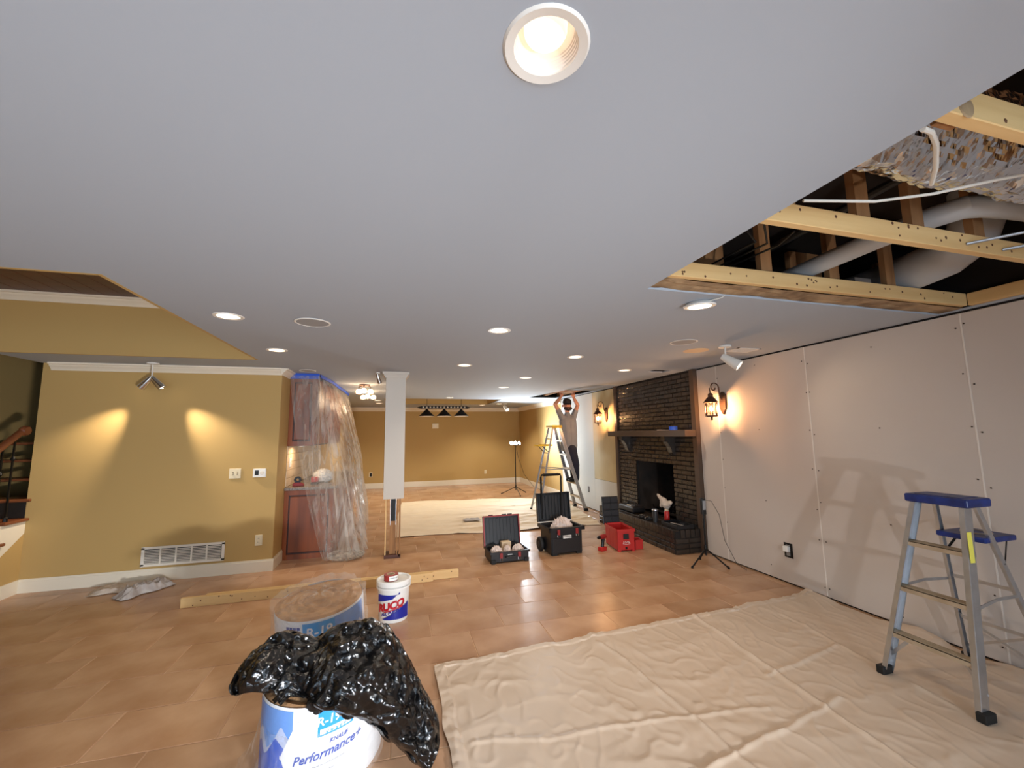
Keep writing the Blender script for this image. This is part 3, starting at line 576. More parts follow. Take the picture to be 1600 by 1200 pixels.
# small dark tripod by the drywall
w = thing('light_tripod', (3.66, 4.45, 0), 'slim black light tripod standing by the drywall next to the hearth', 'tripod'); tripod(w, .66, .24, .012, 1.2)
bevel(MB().box(-.03, .03, -.022, .022, .60, .80).build('lamp_body', K['black_plastic'], w), .01); MB().box(-.02, .02, -.024, -.0225, .66, .77).build('lamp_panel', K['grey_grille'], w)
MB().tube([(.02, 0, .78), (.1, -.03, .76), (.17, -.07, .6), (.2, -.1, .3), (.26, -.2, .05), (.3, -.3, .006)], .003, 6).build('power_cord', K['cable_black'], w)
# ================================================================ WALL FITTINGS
def plate(name, x, z, wd, ht, label, cat, y=5.89):
    t = thing(name, (x, y, z), label, cat); bevel(MB().box(-wd / 2, wd / 2, -.007, .001, -ht / 2, ht / 2).build('plate', K['ivory'], t), .002, 1); return t
t = plate('light_switch', -1.90, 1.18, .125, .118, 'ivory double light switch plate on the tan wall', 'light switch')
for k in (-1, 1): MB().box(-.006, .006, -.018, -.006, -.012, .014, T(k * .024, 0, 0, .35)).build('toggle', K['ivory'], t); MB().box(k * .024 - .009, k * .024 + .009, -.0078, -.0068, -.02, .02).build('slot', K['vent_slot'], t)
t = thing('thermostat', (-1.63, 5.89, 1.175), 'white thermostat with dark display beside the light switch', 'thermostat')
bevel(MB().box(-.072, .072, -.022, .001, -.05, .055).build('body', K['label_white'], t), .006); MB().box(-.05, -.008, -.0235, -.021, -.022, .035).build('display', K['black_plastic'], t); MB().lathe([(.024, 0), (.022, .006), (.0001, .007)], 20, (.028, -.022, .004), Matrix.Rotation(PI / 2, 4, 'X')).build('dial', K['vent_white'], t)
def outlet(t, y0=-.008, m=K['ivory']):
    for k in (-1, 1):
        MB().box(-.016, .016, y0 - .003, y0, k * .022 - .014, k * .022 + .014).build('socket', m, t)
        MB().box(-.007, -.004, y0 - .0036, y0 - .002, k * .022 - .006, k * .022 + .006).box(.004, .007, y0 - .0036, y0 - .002, k * .022 - .006, k * .022 + .006).build('slots', K['vent_slot'], t)
t = plate('wall_outlet', -1.60, .37, .078, .125, 'ivory wall outlet above the baseboard of the tan wall', 'outlet'); outlet(t)
t = plate('far_outlet', 2.85, .38, .08, .125, 'ivory outlet low on the far tan wall near the work light', 'outlet', YF); outlet(t)
t = thing('open_outlet_box', (-.75, YF, .42), 'open outlet box on the far wall left of the column', 'outlet'); MB().box(-.05, .05, -.004, .001, -.07, .07).build('plate', K['ivory'], t); MB().box(-.03, .035, -.006, -.003, -.055, .055).build('opening', K['gap_dark'], t)
t = thing('wall_outlet', (4.044, 3.65, .35), 'open outlet with white plug in the bare drywall', 'outlet'); MB().box(-.003, .002, -.05, .05, -.075, .075).build('opening', K['gap_dark'], t); MB().box(-.012, -.002, -.02, .02, -.055, .055).build('socket', K['grey_grille'], t); bevel(MB().box(-.05, -.01, -.03, .03, -.01, .045).build('plug', K['label_white'], t), .006)
t = thing('wall_outlet', (4.044, 8.45, .40), 'dark open outlet box in the white drywall by the far ladder', 'outlet'); MB().box(-.003, .002, -.03, .03, -.06, .06).build('opening', K['gap_dark'], t); MB().box(-.008, -.002, -.015, .015, -.045, .045).build('socket', K['grey_grille'], t)
t = thing('wall_sensor', (1.2, YF, 1.9), 'small cream sensor box high on the far wall below the billiard lamp', 'sensor'); bevel(MB().box(-.1, .1, -.03, .001, -.08, .08).build('cover', K['ivory'], t), .006); MB().box(-.03, .03, -.033, -.029, -.03, .03).build('lens', K['vent_white'], t)
# return air grille
t = thing('return_grille', (-2.37, 5.89, .275), 'long white return air grille low on the tan wall', 'vent')
MB().box(-.41, .41, -.004, .001, -.105, .105).build('backing', K['vent_slot'], t)
fr = MB().box(-.415, .415, -.014, -.003, .082, .108).box(-.415, .415, -.014, -.003, -.108, -.082).box(-.415, -.385, -.014, -.003, -.1, .1).box(.385, .415, -.014, -.003, -.1, .1)
for k in range(4): fr.box(-.239 + k * .154, -.223 + k * .154, -.013, -.003, -.09, .09)
fr.build('frame', K['vent_white'], t)
for b in range(5):
    for k in range(9):
        x0 = -.385 + b * .154; MB().box(x0, x0 + .146, -.012, -.004, -.077 + k * .0175, -.069 + k * .0175, None).build('slat', K['vent_white'], t)
# ================================================================ BAR
def panel_end(parent, x0, x1, z0, z1, y):
    """framed end panel facing the camera"""
    f = .055
    MB().box(x0, x0 + f, y - .018, y, z0, z1).build('stile', K['cherry'], parent); MB().box(x1 - f, x1, y - .018, y, z0, z1).build('stile', K['cherry'], parent)
    MB().box(x0 + f, x1 - f, y - .018, y, z1 - f * 1.2, z1).build('rail', K['cherry'], parent); MB().box(x0 + f, x1 - f, y - .018, y, z0, z0 + f * 1.2).build('rail', K['cherry'], parent)
    MB().box(x0 + f, x1 - f, y - .004, y, z0 + f, z1 - f).build('panel_groove', K['cherry_dark'], parent)
    MB().cbox(x0 + f + .02, x1 - f - .02, y - .014, y, z0 + f * 1.2 + .02, z1 - f * 1.2 - .02, .006).build('panel', K['cherry'], parent)
def cabinet_run(name, label, x1, y0, y1, z0, z1, ndoor):
    t = thing(name, (-1.44, y0, z0), label, 'cabinet'); d = x1 + 1.44; Hh = z1 - z0
    MB().box(.002, d - .022, .02, y1 - y0, 0, Hh).build('body', K['cherry_dark'], t); panel_end(t, .002, d - .022, .0, Hh, .02)
    for k in range(ndoor):
        a = .02 + k * (y1 - y0 - .02) / ndoor; b = .02 + (k + 1) * (y1 - y0 - .02) / ndoor
        dr = MB().cbox(d - .022, d, a + .003, b - .003, .02, Hh - .02, .003).build('door', K['cherry'], t); MB().cbox(d - .002, d + .006, a + .06, b - .06, .09, Hh - .09, .004).build('door_panel', K['cherry'], dr)
        MB().lathe([(.006, 0), (.006, .015), (.014, .02), (.0001, .028)], 12, (d, b - .03, Hh * .5), Matrix.Rotation(PI / 2, 4, 'Y')).build('knob', K['alu_worn'], dr)
cabinet_run('base_cabinet', 'cherry wood base cabinet with framed end panel under the bar counter', -.805, 6.30, 8.9, 0, .90, 5)
cabinet_run('wall_cabinet', 'cherry wood wall cabinet hung above the bar counter behind plastic', -1.08, 6.33, 8.9, 1.49, 2.44, 5)
bevel(MB().box(-1.438, -.78, 6.27, 8.92, .90, .94).build('bar_countertop', K['granite'], label='speckled stone countertop on the bar cabinets', cat='countertop'), .006)
t = thing('backsplash', (-1.439, 6.33, .94), 'pale tiled backsplash between bar counter and wall cabinet', 'backsplash')
for i in range(5):
    for j in range(17): MB().cbox(0, .008, j * .15 + .002, j * .15 + .148, i * .11 + .002, i * .11 + .108, .002).build('tile', K['cushion_tan'], t)
t = thing('light_switch', (-1.43, 6.50, 1.26), 'white switch plate on the backsplash under the wall cabinet', 'light switch'); MB().box(-.002, .006, -.05, .05, -.06, .06).build('plate', K['label_white'], t); MB().box(.006, .014, -.012, .012, -.02, .02).build('toggle', K['label_white'], t)
t = thing('under_cabinet_light', (-1.30, 6.55, 1.49), 'small puck light fixed under the wall cabinet', 'light'); MB().lathe([(.035, 0), (.035, -.014), (.028, -.016)], 20).build('housing', K['white_paint'], t); MB().lathe([(.028, -.015), (.0001, -.016)], 20, cap=False).build('lens', K['bulb_warm'], t)
light('puck_glow', 'AREA', (0, 0, -.02), 3.2, (1, .7, .42), .05, parent=t)
t = thing('tape_dispenser', (-1.30, 6.44, .94), 'red tape dispenser with black roll on the counter end', 'tape dispenser'); bevel(MB().prism([(-.07, 0), (.07, 0), (.075, .02), (.03, .05), (-.05, .05), (-.07, .03)], -.025, .025, T(0, 0, 0, PI / 2)).build('base', K['dark_red'], t), .004); MB().lathe([(.02, -.02), (.045, -.02), (.045, .02), (.02, .02)], 20, (-.01, 0, .085), Matrix.Rotation(PI / 2, 4, 'X'), cap=False).build('roll', K['black_plastic'], t)
t = thing('battery_pack', (-1.12, 6.60, .94), 'small red and black battery pack on the bar counter', 'battery'); bevel(MB().box(-.05, .05, -.04, .04, 0, .03).build('base', K['black_plastic'], t), .006); bevel(MB().box(-.045, .045, -.035, .035, .03, .10).build('case', K['red_plastic'], t), .008)
def blob(name, mtl, cx, rx, ry, rz_, seed, amp, parent=None, fold=4.0, **k):
    """crumpled closed lump resting on z = 0"""
    def fn(u, v):
        th = PI * v; ph = 2 * PI * u; d = Vector((math.sin(th) * math.cos(ph), math.sin(th) * math.sin(ph), math.cos(th)))
        r = 1 + amp * ridge(d, fold, seed) + amp * .5 * nz(d, fold * 2.3, seed + 1); return Vector((d.x * rx * r, d.y * ry * r, max(0.002, rz_ * (1 + d.z * r))))
    return MB().grid(44, 26, fn).build(name, mtl, parent, smooth=True, loc=cx, **k)
blob('plastic_sack', K['label_white'], (-1.05, 6.85, .94), .12, .1, .09, 3, .22, label='crumpled white plastic sack on the bar counter', cat='bag')
# plastic sheet hung from blue tape around the bar
top = [(-1.43, 6.29), (-1.08, 6.27), (-1.03, 6.6), (-1.0, 7.3), (-.99, 8.1), (-.98, 9.1)]
def poly_at(P, t):
    k = min(int(t * (len(P) - 1)), len(P) - 2); f = t * (len(P) - 1) - k; return Vector(P[k]) * (1 - f) + Vector(P[k + 1]) * f
mid = [(-1.30, 6.2), (-1.0, 6.17), (-.76, 6.22), (-.66, 6.8), (-.62, 7.7), (-.6, 8.8)]
bot = [(-.92, 6.16), (-.86, 6.08), (-.52, 6.05), (-.42, 6.35), (-.5, 7.4), (-.52, 8.6)]
def sheetfn(u, v):
    a, b, c = poly_at([(*p, 0) for p in top], u), poly_at([(*p, 0) for p in mid], u), poly_at([(*p, 0) for p in bot], u)
    p = a * (1 - v) ** 2 + b * 2 * v * (1 - v) + c * v * v
    amp = .012 + .05 * v; s_ = math.sin(u * 74 + 3 * nz((u * 4, v * 2, 0))) * .5 + nz((u * 22, v * 3.2, 2)) * .9 + .5 * ridge((u * 14, v * 6, 4), 1.0) * v
    p = p + Vector((1.0 if u > .3 else .35, -.35 if u > .3 else -1.0, 0)) * amp * s_
    z = (H - .035) * (1 - v); z = max(.012 + .03 * abs(nz((u * 30, v * 9, 5))), z)
    if p.x < -.77 and p.y > 6.26 and z < .95: p.x = -.765
    p.y = min(p.y, 6.25) if u < .28 else p.y
    return Vector((p.x, p.y, z))
pl = thing('plastic_sheeting', (0, 0, 0), 'clear plastic dust sheet draped from blue tape over the bar cabinets', 'plastic sheet')
MB().grid(60, 70, lambda u, v: sheetfn(u * .30, v)).build('front_sheet', K['film_clear'], pl, smooth=True); MB().grid(140, 70, lambda u, v: sheetfn(.30 + u * .70, v)).build('side_sheet', K['film'], pl, smooth=True)
blob('gathered_hem', K['film'], (-.62, 6.12, 0), .19, .13, .055, 11, .3, pl, 5.0)
tp = MB(); tp.box(-1.438, -1.06, 6.262, 6.285, H - .075, H - .002)
tp.build('blue_tape', K['painter_tape'], pl)
for k in range(5):
    a = poly_at([(*p, 0) for p in top], .24 + k * .15); b = poly_at([(*p, 0) for p in top], .24 + (k + 1) * .15)
    MB().bar((a.x + .015, a.y, H - .026 - .010 * (k % 2)), (b.x + .015, b.y, H - .036 + .010 * (k % 2)), .012, .045).build('blue_tape', K['painter_tape'], pl)
# ================================================================ DROP CLOTHS
def in_quad(P, u, v): return (P[0] * (1 - u) + P[1] * u) * (1 - v) + (P[3] * (1 - u) + P[2] * u) * v
def seg_d(p, a, b):
    a = Vector(a); b = Vector(b); d = b - a; t = max(0, min(1, (p - a).dot(d) / d.dot(d))); return (p - a - d * t).length
NEAR_FEET = [(3.17, 1.965 + s * .25) for s in (-1, 1)] + [(3.94, 1.965 + s * .23) for s in (-1, 1)]
FAR_FEET = [(3.84, 8.47 + s * .28) for s in (-1, 1)] + [(2.81, 8.47 + s * .258) for s in (-1, 1)]
def settle(p, z, feet):
    """the cloth lies pressed flat under the ladder feet"""
    d = min((p - Vector(f)).length for f in feet); k = max(0, min(1, (d - .075) / .10)); return .006 + (z - .006) * k * k * (3 - 2 * k)
def near_fn(u, v):
    p = in_quad([Vector((.30, .9)), Vector((4.02, .9)), Vector((3.98, 3.42)), Vector((.285, 3.16))], u, v)
    if v > .94: p.y += .03 * nz((u * 16, 0, 3)) + .02 * nz((u * 40, 0, 5))
    if u < .03: p.x += .02 * nz((v * 9, 1, 3))
    z = .006 + .011 * max(0, ridge((p.x * 1.5, p.y * 2.3, 0), 1.0, 3) - .55) + .010 * max(0, ridge((p.x * 4.2, p.y * 3.0, 0), 1.1, 8) - .72) + .009 * max(0, ridge((p.x * 9, p.y * 6, 0), 1.0, 6) - .55) + .005 * ridge((p.x * 3, p.y * 3, 0), 5.0, 2) * max(0, nz((p.x, p.y, 0), 1.4, 4))
    for a, b, h in (((1.55, 3.1), (1.75, 1.2), .016), ((2.55, 3.3), (2.35, .9), .022), ((3.3, 3.1), (3.1, 1.1), .014), ((.4, 2.35), (2.1, 2.15), .012), ((1.2, 1.8), (2.6, 2.1), .018), ((2.4, 2.4), (3.2, 2.55), .018)):
        d = seg_d(p + Vector((.04 * nz((p.x * 3, p.y * 3, 1)), .04 * nz((p.x * 3, p.y * 3, 2)))), a, b); z += h * .55 * math.exp(-(d / .016) ** 2)
    e = min(1 - v, u)
    if e < .02: z += .01 * abs(nz((p.x * 12, p.y * 12, 4))) + .004
    if p.x > 3.75: z += (p.x - 3.75) * .25 * max(0, nz((p.y * 2.2, 0, 1)) + .25)
    return Vector((p.x, p.y, settle(p, z, NEAR_FEET)))
MB().grid(380, 260, near_fn).build('drop_cloth', K['canvas'], smooth=True, label='wide creased beige drop cloth under the aluminium stepladder by the drywall', cat='drop cloth')
def far_fn(u, v):
    p = in_quad([Vector((-.05, 7.05)), Vector((3.50, 6.85)), Vector((4.0, 9.9)), Vector((.15, 10.6))], u, v)
    if v < .2: p.y += .10 * math.sin(u * 9) * (1 - v / .2) * .6
    z = .008 + .05 * max(0, ridge((p.x * .7 + .2 * p.y, p.y * 3.2, 0), 1.0, 5) - .45) + .03 * max(0, ridge((p.x * 1.6, p.y * 5, 0), 1.0, 9) - .5)
    return Vector((p.x, p.y, settle(p, z, FAR_FEET)))
MB().grid(150, 130, far_fn).build('drop_cloth', K['canvas_far'], smooth=True, label='rumpled beige drop cloth beneath the man on the ladder', cat='drop cloth')
MB().grid(10, 10, lambda u, v: Vector((1.22 + u * .3 + .02 * nz((v * 5, u, 0)), 7.7 + v * .25, .055 + .03 * abs(nz((u * 4, v * 4, 2)))))).build('cloth_scrap', K['rag_grey'], smooth=True, label='small grey rag lying on the far drop cloth', cat='rag')
# ================================================================ LADDERS
def rail(p, q, w, d, m, parent, name='rail'):
    """channel-shaped rail: web and two flanges"""
    p = Vector(p); q = Vector(q); t = (q - p).normalized(); a = Vector((0, 1, 0)); a = (a - t * a.dot(t)).normalized(); n_ = t.cross(a)
    mb = MB(); mb.bar(p, q, .004, w, n_)
    s_ = d
    for k in (-1, 1): off = n_ * (w / 2 * k); mb.bar(p + off + a * s_ / 2, q + off + a * s_ / 2, abs(s_), .004, n_)
    return mb.build(name, m, parent)
def step_ladder(base, rz, hgt, feet_w, top_w, front_run, back_run, nstep, cap_m, label, yellow=False, shelf=True):
    t = thing('step_ladder', base, label, 'ladder', rz)
    # local: climbing side towards -x, back legs towards +x, width along y
    tz = hgt - .03
    F = lambda s, z: Vector((-front_run * (1 - z / tz) - .06, s * (feet_w + (top_w - feet_w) * z / tz) / 2, z))
    B = lambda s, z: Vector((back_run * (1 - z / tz) + .07, s * (feet_w * .92 + (top_w * .8 - feet_w * .92) * z / tz) / 2, z))
    for s in (-1, 1):
        rail(F(s, .03), F(s, tz), .065, -s * .028, K['aluminium'], t, 'front_rail'); rail(B(s, .02), B(s, tz), .032, -s * .018, K['aluminium'], t, 'back_rail')
        f = F(s, 0); ft = bevel(MB().box(f.x - .045, f.x + .045, f.y - .025, f.y + .022, 0, .05).build('foot', K['rubber'], t), .005)
        b = B(s, 0); MB().box(b.x - .02, b.x + .02, b.y - .016, b.y + .016, 0, .03).build('foot', K['rubber'], t)
        zz = hgt * .47; pa, pb = F(s, zz), B(s, zz * 1.03); m_ = (pa + pb) / 2 + Vector((0, 0, .018)); MB().bar(pa, m_, .004, .018).bar(m_, pb, .004, .018).build('spreader', K['aluminium'], t)
    st_ = hgt / (nstep + 1)
    for k in range(nstep):
        z = st_ * (k + 1) - .02; a, b = F(-1, z), F(1, z)
        mb = MB().box(a.x - .035, a.x + .04, a.y, b.y, z - .004, z).box(a.x - .035, a.x - .031, a.y, b.y, z - .03, z).box(a.x + .036, a.x + .04, a.y, b.y, z - .03, z)
        for r in range(5): mb.box(a.x - .026 + r * .014, a.x - .021 + r * .014, a.y, b.y, z, z + .003)
        mb.build('step', K['alu_worn'], t)
        if k == 0:
            for s in (-1, 1):
                e = F(s, z - .16); MB().bar((e.x + .03, e.y, e.z), (a.x + .02, s * .04 * 3, z - .012), .004, .02).build('knee_brace', K['aluminium'], t)
        zb = z + .03; c, d = B(-1, zb), B(1, zb)
        if k < nstep - 0: MB().bar(c, d, .004, .022).build('cross_bar', K['aluminium'], t)
    zb = st_ * .55; MB().bar(B(-1, zb - .08), B(1, zb + .16), .003, .016).bar(B(1, zb - .08), B(-1, zb + .16), .003, .016).build('cross_brace', K['aluminium'], t)
    tp_ = MB().box(-.115, .115, -top_w / 2 - .03, top_w / 2 + .03, hgt - .055, hgt)
    cp = bevel(tp_.build('top_cap', cap_m, t), .012, 3)
    MB().box(-.085, .085, -top_w / 2 + .02, top_w / 2 - .02, hgt - .0005, hgt + .003).build('top_tread', K['ladder_blue'] if not yellow else K['ladder_yellow'], t)
    if shelf:
        z = hgt * .76; b0 = B(-1, z); w_ = top_w * .92
        bevel(MB().box(b0.x - .06, b0.x + .25, -w_ / 2, w_ / 2, z - .01, z + .025).build('pail_shelf', cap_m, t), .008)
        MB().lathe([(.07, z + .026), (.075, z + .032), (.08, z + .026)], 24, (b0.x + .11, 0, 0), cap=False).build('shelf_ring', K['alu_worn'] if not yellow else cap_m, t)
        for s in (-1, 1): e = B(s, z - .14); MB().bar(e, (b0.x + .17, s * w_ / 2 * .9, z), .004, .016).build('shelf_brace', K['iron'], t)
    return t, F, B
# four-foot ladder on the near cloth
lad, LF, LBk = step_ladder((3.53, 1.965, .0055), 0.0, 1.17, .50, .28, .30, .34, 3, K['ladder_blue'], 'aluminium stepladder with worn blue top and shelf on the beige cloth')
mb = MB(); e0, e1 = LF(-1, .80), LF(-1, 1.06); mb.box(e0.x - .02, e0.x + .02, e0.y - .0035, e0.y - .002, .80, .98, None).build('warning_label', K['label_yellow'], lad)
# six-foot ladder under the far cut
lad2, LF2, LB2 = step_ladder((3.28, 8.47, .0055), PI, 1.78, .56, .33, .50, .40, 5, K['ladder_yellow'], 'tall aluminium stepladder with yellow top that the man stands on', True)
# ================================================================ TOOL BOXES
def ribs(parent, w, h, n, m, plane, mtl=K['black_ribs']):
    for k in range(n): x = -w / 2 + (k + .5) * w / n; MB().cbox(x - w / n * .32, x + w / n * .32, -.004, .006, .03, h - .03, .003, m).build('rib', mtl, parent)
def latch(parent, x, y, z, h=.055):
    MB().cbox(x - .018, x + .018, y - .014, y, z - h, z + .008, .003).build('latch', K['dark_red'], parent)
    MB().tube([(x - .016, y - .006, z - h * .6), (x - .016, y - .012, z - h * 1.5), (x + .016, y - .012, z - h * 1.5), (x + .016, y - .006, z - h * .6)], .0025, 6).build('latch_wire', K['chrome'], parent)
def tray_box(mb, w, d, z0, z1, th=.012, tap=.0):
    """open box, w along x, d along y, front at y=0"""
    mb.box(-w / 2, w / 2, 0, d, z0, z0 + th)
    mb.box(-w / 2, w / 2, 0, th, z0, z1).box(-w / 2, w / 2, d - th, d, z0, z1).box(-w / 2, -w / 2 + th, 0, d, z0, z1).box(w / 2 - th, w / 2, 0, d, z0, z1); return mb
c1 = thing('tool_case', (1.415, 5.30, 0), 'flat black tool case lying open with papers inside', 'tool case', .03)
bevel(tray_box(MB(), .50, .34, .012, .135).build('base', K['black_plastic'], c1), .008)
MB().box(-.262, .262, -.012, .0, .115, .14).box(-.262, .262, .34, .352, .115, .14).box(-.262, -.25, -.012, .352, .115, .14).box(.25, .262, -.012, .352, .115, .14).build('rim', K['black_plastic'], c1)
for x in (-.22, .22): bevel(MB().box(x - .03, x + .03, -.02, .06, 0, .05).build('foot', K['rubber'], c1), .006)
latch(c1, -.12, -.012, .12); latch(c1, .12, -.012, .12); MB().tube([(-.06, -.012, .075), (-.055, -.03, .075), (.055, -.03, .075), (.06, -.012, .075)], .008, 8).build('handle', K['black_plastic'], c1); MB().box(-.03, .03, -.003, .0, .095, .103).build('name_strip', K['label_white'], c1)
lm = T(0, .345, .13, math.radians(-12)); ld = MB(); ld.box(-.255, .255, .03, .045, 0, .385, lm).box(-.255, .255, -.01, .045, .37, .385, lm).box(-.255, -.24, -.01, .045, 0, .385, lm).box(.24, .255, -.01, .045, 0, .385, lm).box(-.255, .255, -.01, .045, 0, .015, lm)
lid = bevel(ld.build('lid', K['black_plastic'], c1), .008)
for k in range(9): x = -.2 + k * .05; MB().cbox(x - .016, x + .016, .02, .032, .03, .355, .004, lm).build('rib', K['black_ribs'], lid)
ed = MB(); ed.box(-.258, .258, -.014, -.008, .37, .388, lm).box(-.258, -.24, -.014, -.008, 0, .388, lm).box(.24, .258, -.014, -.008, 0, .388, lm); ed.build('lid_gasket', K['dark_red'], lid)
for x in (-.14, .05, .13): MB().box(x - .03, x + .03, .0, .03, .385, .40, lm).build('catch', K['black_plastic'], lid)
bevel(MB().cbox(-.06, .07, .222, .31, .024, .20, .006, T(0, 0, 0, 0, 0, .03)).build('carton', K['cardboard'], label='small pale carton standing in the open tool case', cat='carton'), .003).location = (1.43, 5.30, 0)
for i, (dx, dy, rx_) in enumerate(((-.148, .125, .068), (.140, .13, .068), (-.005, .115, .045))): blob('crumpled_paper', K['paper_pink'], (1.415 + dx, 5.30 + dy, .0235), rx_, .062, .074, 20 + i, .25, fold=3, label='crumpled pinkish paper lying in the open tool case', cat='paper', group='papers in the tool case')
c2 = thing('rolling_tool_box', (2.235, 5.40, 0), 'black wheeled tool box with raised ribbed lid and pull handle', 'tool box', .06)
b2 = MB(); tray_box(b2, .46, .36, .02, .34); b2.box(-.21, .21, -.012, .0, .03, .22); bevel(b2.build('body', K['black_plastic'], c2), .012)
MB().box(-.265, .265, -.025, .0, .31, .355).box(-.265, .265, .36, .385, .31, .355).box(-.265, -.23, -.025, .385, .31, .355).box(.23, .265, -.025, .385, .31, .355).build('rim', K['black_plastic'], c2)
for x in (-.235, .235):
    wl = MB().lathe([(.03, -.025), (.085, -.025), (.095, -.012), (.095, .012), (.085, .025), (.03, .025)], 28, (x * 1.13, .29, .096), Matrix.Rotation(PI / 2, 4, 'Y')).build('wheel', K['rubber'], c2, smooth=True)
    MB().lathe([(.0001, -.03), (.04, -.03), (.04, .03), (.0001, .03)], 16, (x * 1.13, .29, .096), Matrix.Rotation(PI / 2, 4, 'Y'), cap=False).build('hub', K['black_ribs'], wl)
for x in (-.18, .18): bevel(MB().box(x - .04, x + .04, -.01, .06, 0, .04).build('foot', K['rubber'], c2), .006)
latch(c2, -.13, -.026, .33, .06); latch(c2, .14, -.026, .33, .06)
for z in (.245, .222): MB().box(-.055, .065, -.0265, -.012, z - .007, z + .007, T(0, .012, 0)).build('name_strip', K['label_white'], c2)
lm = T(.015, .40, .36, math.radians(-7)); ld = MB(); ld.box(-.26, .26, .04, .055, 0, .40, lm).box(-.26, .26, -.01, .055, .385, .40, lm).box(-.26, -.245, -.01, .055, 0, .40, lm).box(.245, .26, -.01, .055, 0, .40, lm).box(-.26, .26, -.01, .055, 0, .015, lm)
lid = bevel(ld.build('lid', K['black_plastic'], c2), .01)
for k in range(9): x = -.205 + k * .051; MB().cbox(x - .017, x + .017, .028, .042, .03, .37, .004, lm).build('rib', K['black_ribs'], lid)
MB().box(-.262, .262, -.013, -.008, -.004, .006, lm).build('lid_edge', K['label_white'], lid)
hd = MB(); hd.tube([(-.17, .44, .40), (-.175, .44, .98), (-.165, .44, 1.015), (.135, .44, 1.015), (.145, .44, .98), (.14, .44, .40)], .014, 10); hd.tube([(-.14, .44, 1.015), (.11, .44, 1.015)], .02, 10); hd.build('pull_handle', K['iron'], c2, smooth=True)
blob('crumpled_plastic', K['paper_pink'], (2.245, 5.585, .032), .145, .108, .19, 31, .3, fold=3.2, label='crumpled pale plastic bag bulging out of the wheeled tool box', cat='bag')
c3 = thing('red_tote', (3.06, 5.28, 0), 'red open tool tote with black lid raised at its back', 'tool box', -.12)
b3 = MB(); tray_box(b3, .25, .44, .015, .285); bd = bevel(b3.build('body', K['red_plastic'], c3), .008)
MB().box(-.135, .135, -.01, .0, .262, .295).box(-.135, -.125, -.01, .45, .262, .295).box(.125, .135, -.01, .45, .262, .295).box(-.135, .135, .44, .45, .262, .295).build('rim', K['red_plastic'], c3)
for x in (-.127, .125):
    for k in range(4): MB().box(x, x + .004, .05 + k * .11, .065 + k * .11, .03, .262).build('side_rib', K['red_plastic'], c3)
for x in (-.1, .1): MB().box(x - .02, x + .02, -.006, .05, 0, .03).build('foot', K['red_plastic'], c3)
bevel(MB().box(-.04, .04, -.012, .002, .165, .235).build('grip_recess', K['black_plastic'], c3), .005); MB().box(-.015, .015, -.003, .0, .03, .06).build('lock_hole', K['gap_dark'], c3)
mb = MB(); mb.tube([(-.045, -.004, .10), (-.035, -.004, .135), (-.022, -.004, .105), (-.01, -.004, .138), (.0, -.004, .108), (.014, -.004, .13), (.05, -.004, .118)], .004, 6).tube([(-.04, -.004, .092), (.055, -.004, .10)], .002, 6); mb.build('white_script_mark', K['label_white'], c3)
lm = T(-.02, .445, .28, math.radians(-6), 0, .08); lid = bevel(MB().box(-.13, .13, 0, .02, 0, .39, lm).build('lid', K['black_plastic'], c3), .008)
for i in range(2):
    for j in range(4): MB().cbox(-.115 + i * .118, -.005 + i * .118, -.012, .003, .02 + j * .092, .10 + j * .092, .005, lm).build('lid_pocket', K['black_ribs'], lid)
t = thing('red_bin', (3.277, 5.31, 0), 'little red parts bin standing against the red tote', 'bin', -.12); bevel(tray_box(MB(), .115, .15, 0, .13, .008).build('body', K['red_plastic'], t), .004); MB().box(-.0595, .0595, -.006, 0, .115, .13).build('lip', K['red_plastic'], t)
t = thing('cordless_drill', (2.77, 5.42, 0), 'red and black cordless drill standing on its battery', 'drill', .4)
bevel(MB().box(-.055, .055, -.04, .04, 0, .055).build('battery', K['red_plastic'], t), .01); MB().tube([(0, 0, .05), (.012, 0, .11), (.02, 0, .16)], [.024, .021, .024], 12).build('grip', K['black_plastic'], t, smooth=True)
MB().tube([(.06, 0, .185), (.0, 0, .185), (-.05, 0, .185)], [.03, .034, .026], 14).build('motor_housing', K['dark_red'], t, smooth=True); MB().tube([(-.05, 0, .185), (-.085, 0, .185), (-.10, 0, .185)], [.022, .02, .008], 12).build('chuck', K['iron'], t, smooth=True); MB().box(-.012, .0, -.008, .008, .12, .15).build('trigger', K['black_plastic'], t)
# ================================================================ INSULATION ROLLS
def wrap(vs, r, a0, z0, sh=0.0, eps=.001):
    """flat label (x right, y up) bent round a cylinder; a0 is the angle of the label centre, seen from outside"""
    return [Vector(((r + eps) * math.cos(a0 + v.x / r), (r + eps) * math.sin(a0 + v.x / r), z0 + v.y + sh * v.x)) for v in vs]
def strip(parent, name, m, r, a0, us, lo, hi, eps=.0008):
    """band of print between two curves lo(u), hi(u)"""
    n = len(us); vs = [Vector((u, lo(u), 0)) for u in us] + [Vector((u, hi(u), 0)) for u in us]
    return MB().add(wrap(vs, r, a0, 0, 0, eps), [(i, i + 1, n + i + 1, n + i) for i in range(n - 1)]).build(name, m, parent)
def lerp(pts):
    def f(u):
        for (a, b), (c, d) in zip(pts, pts[1:]):
            if u <= c: return b + (d - b) * max(0, (u - a)) / max(1e-6, c - a)
        return pts[-1][1]
    return f
def span(a, b, n=24): return [a + (b - a) * i / n for i in range(n + 1)]
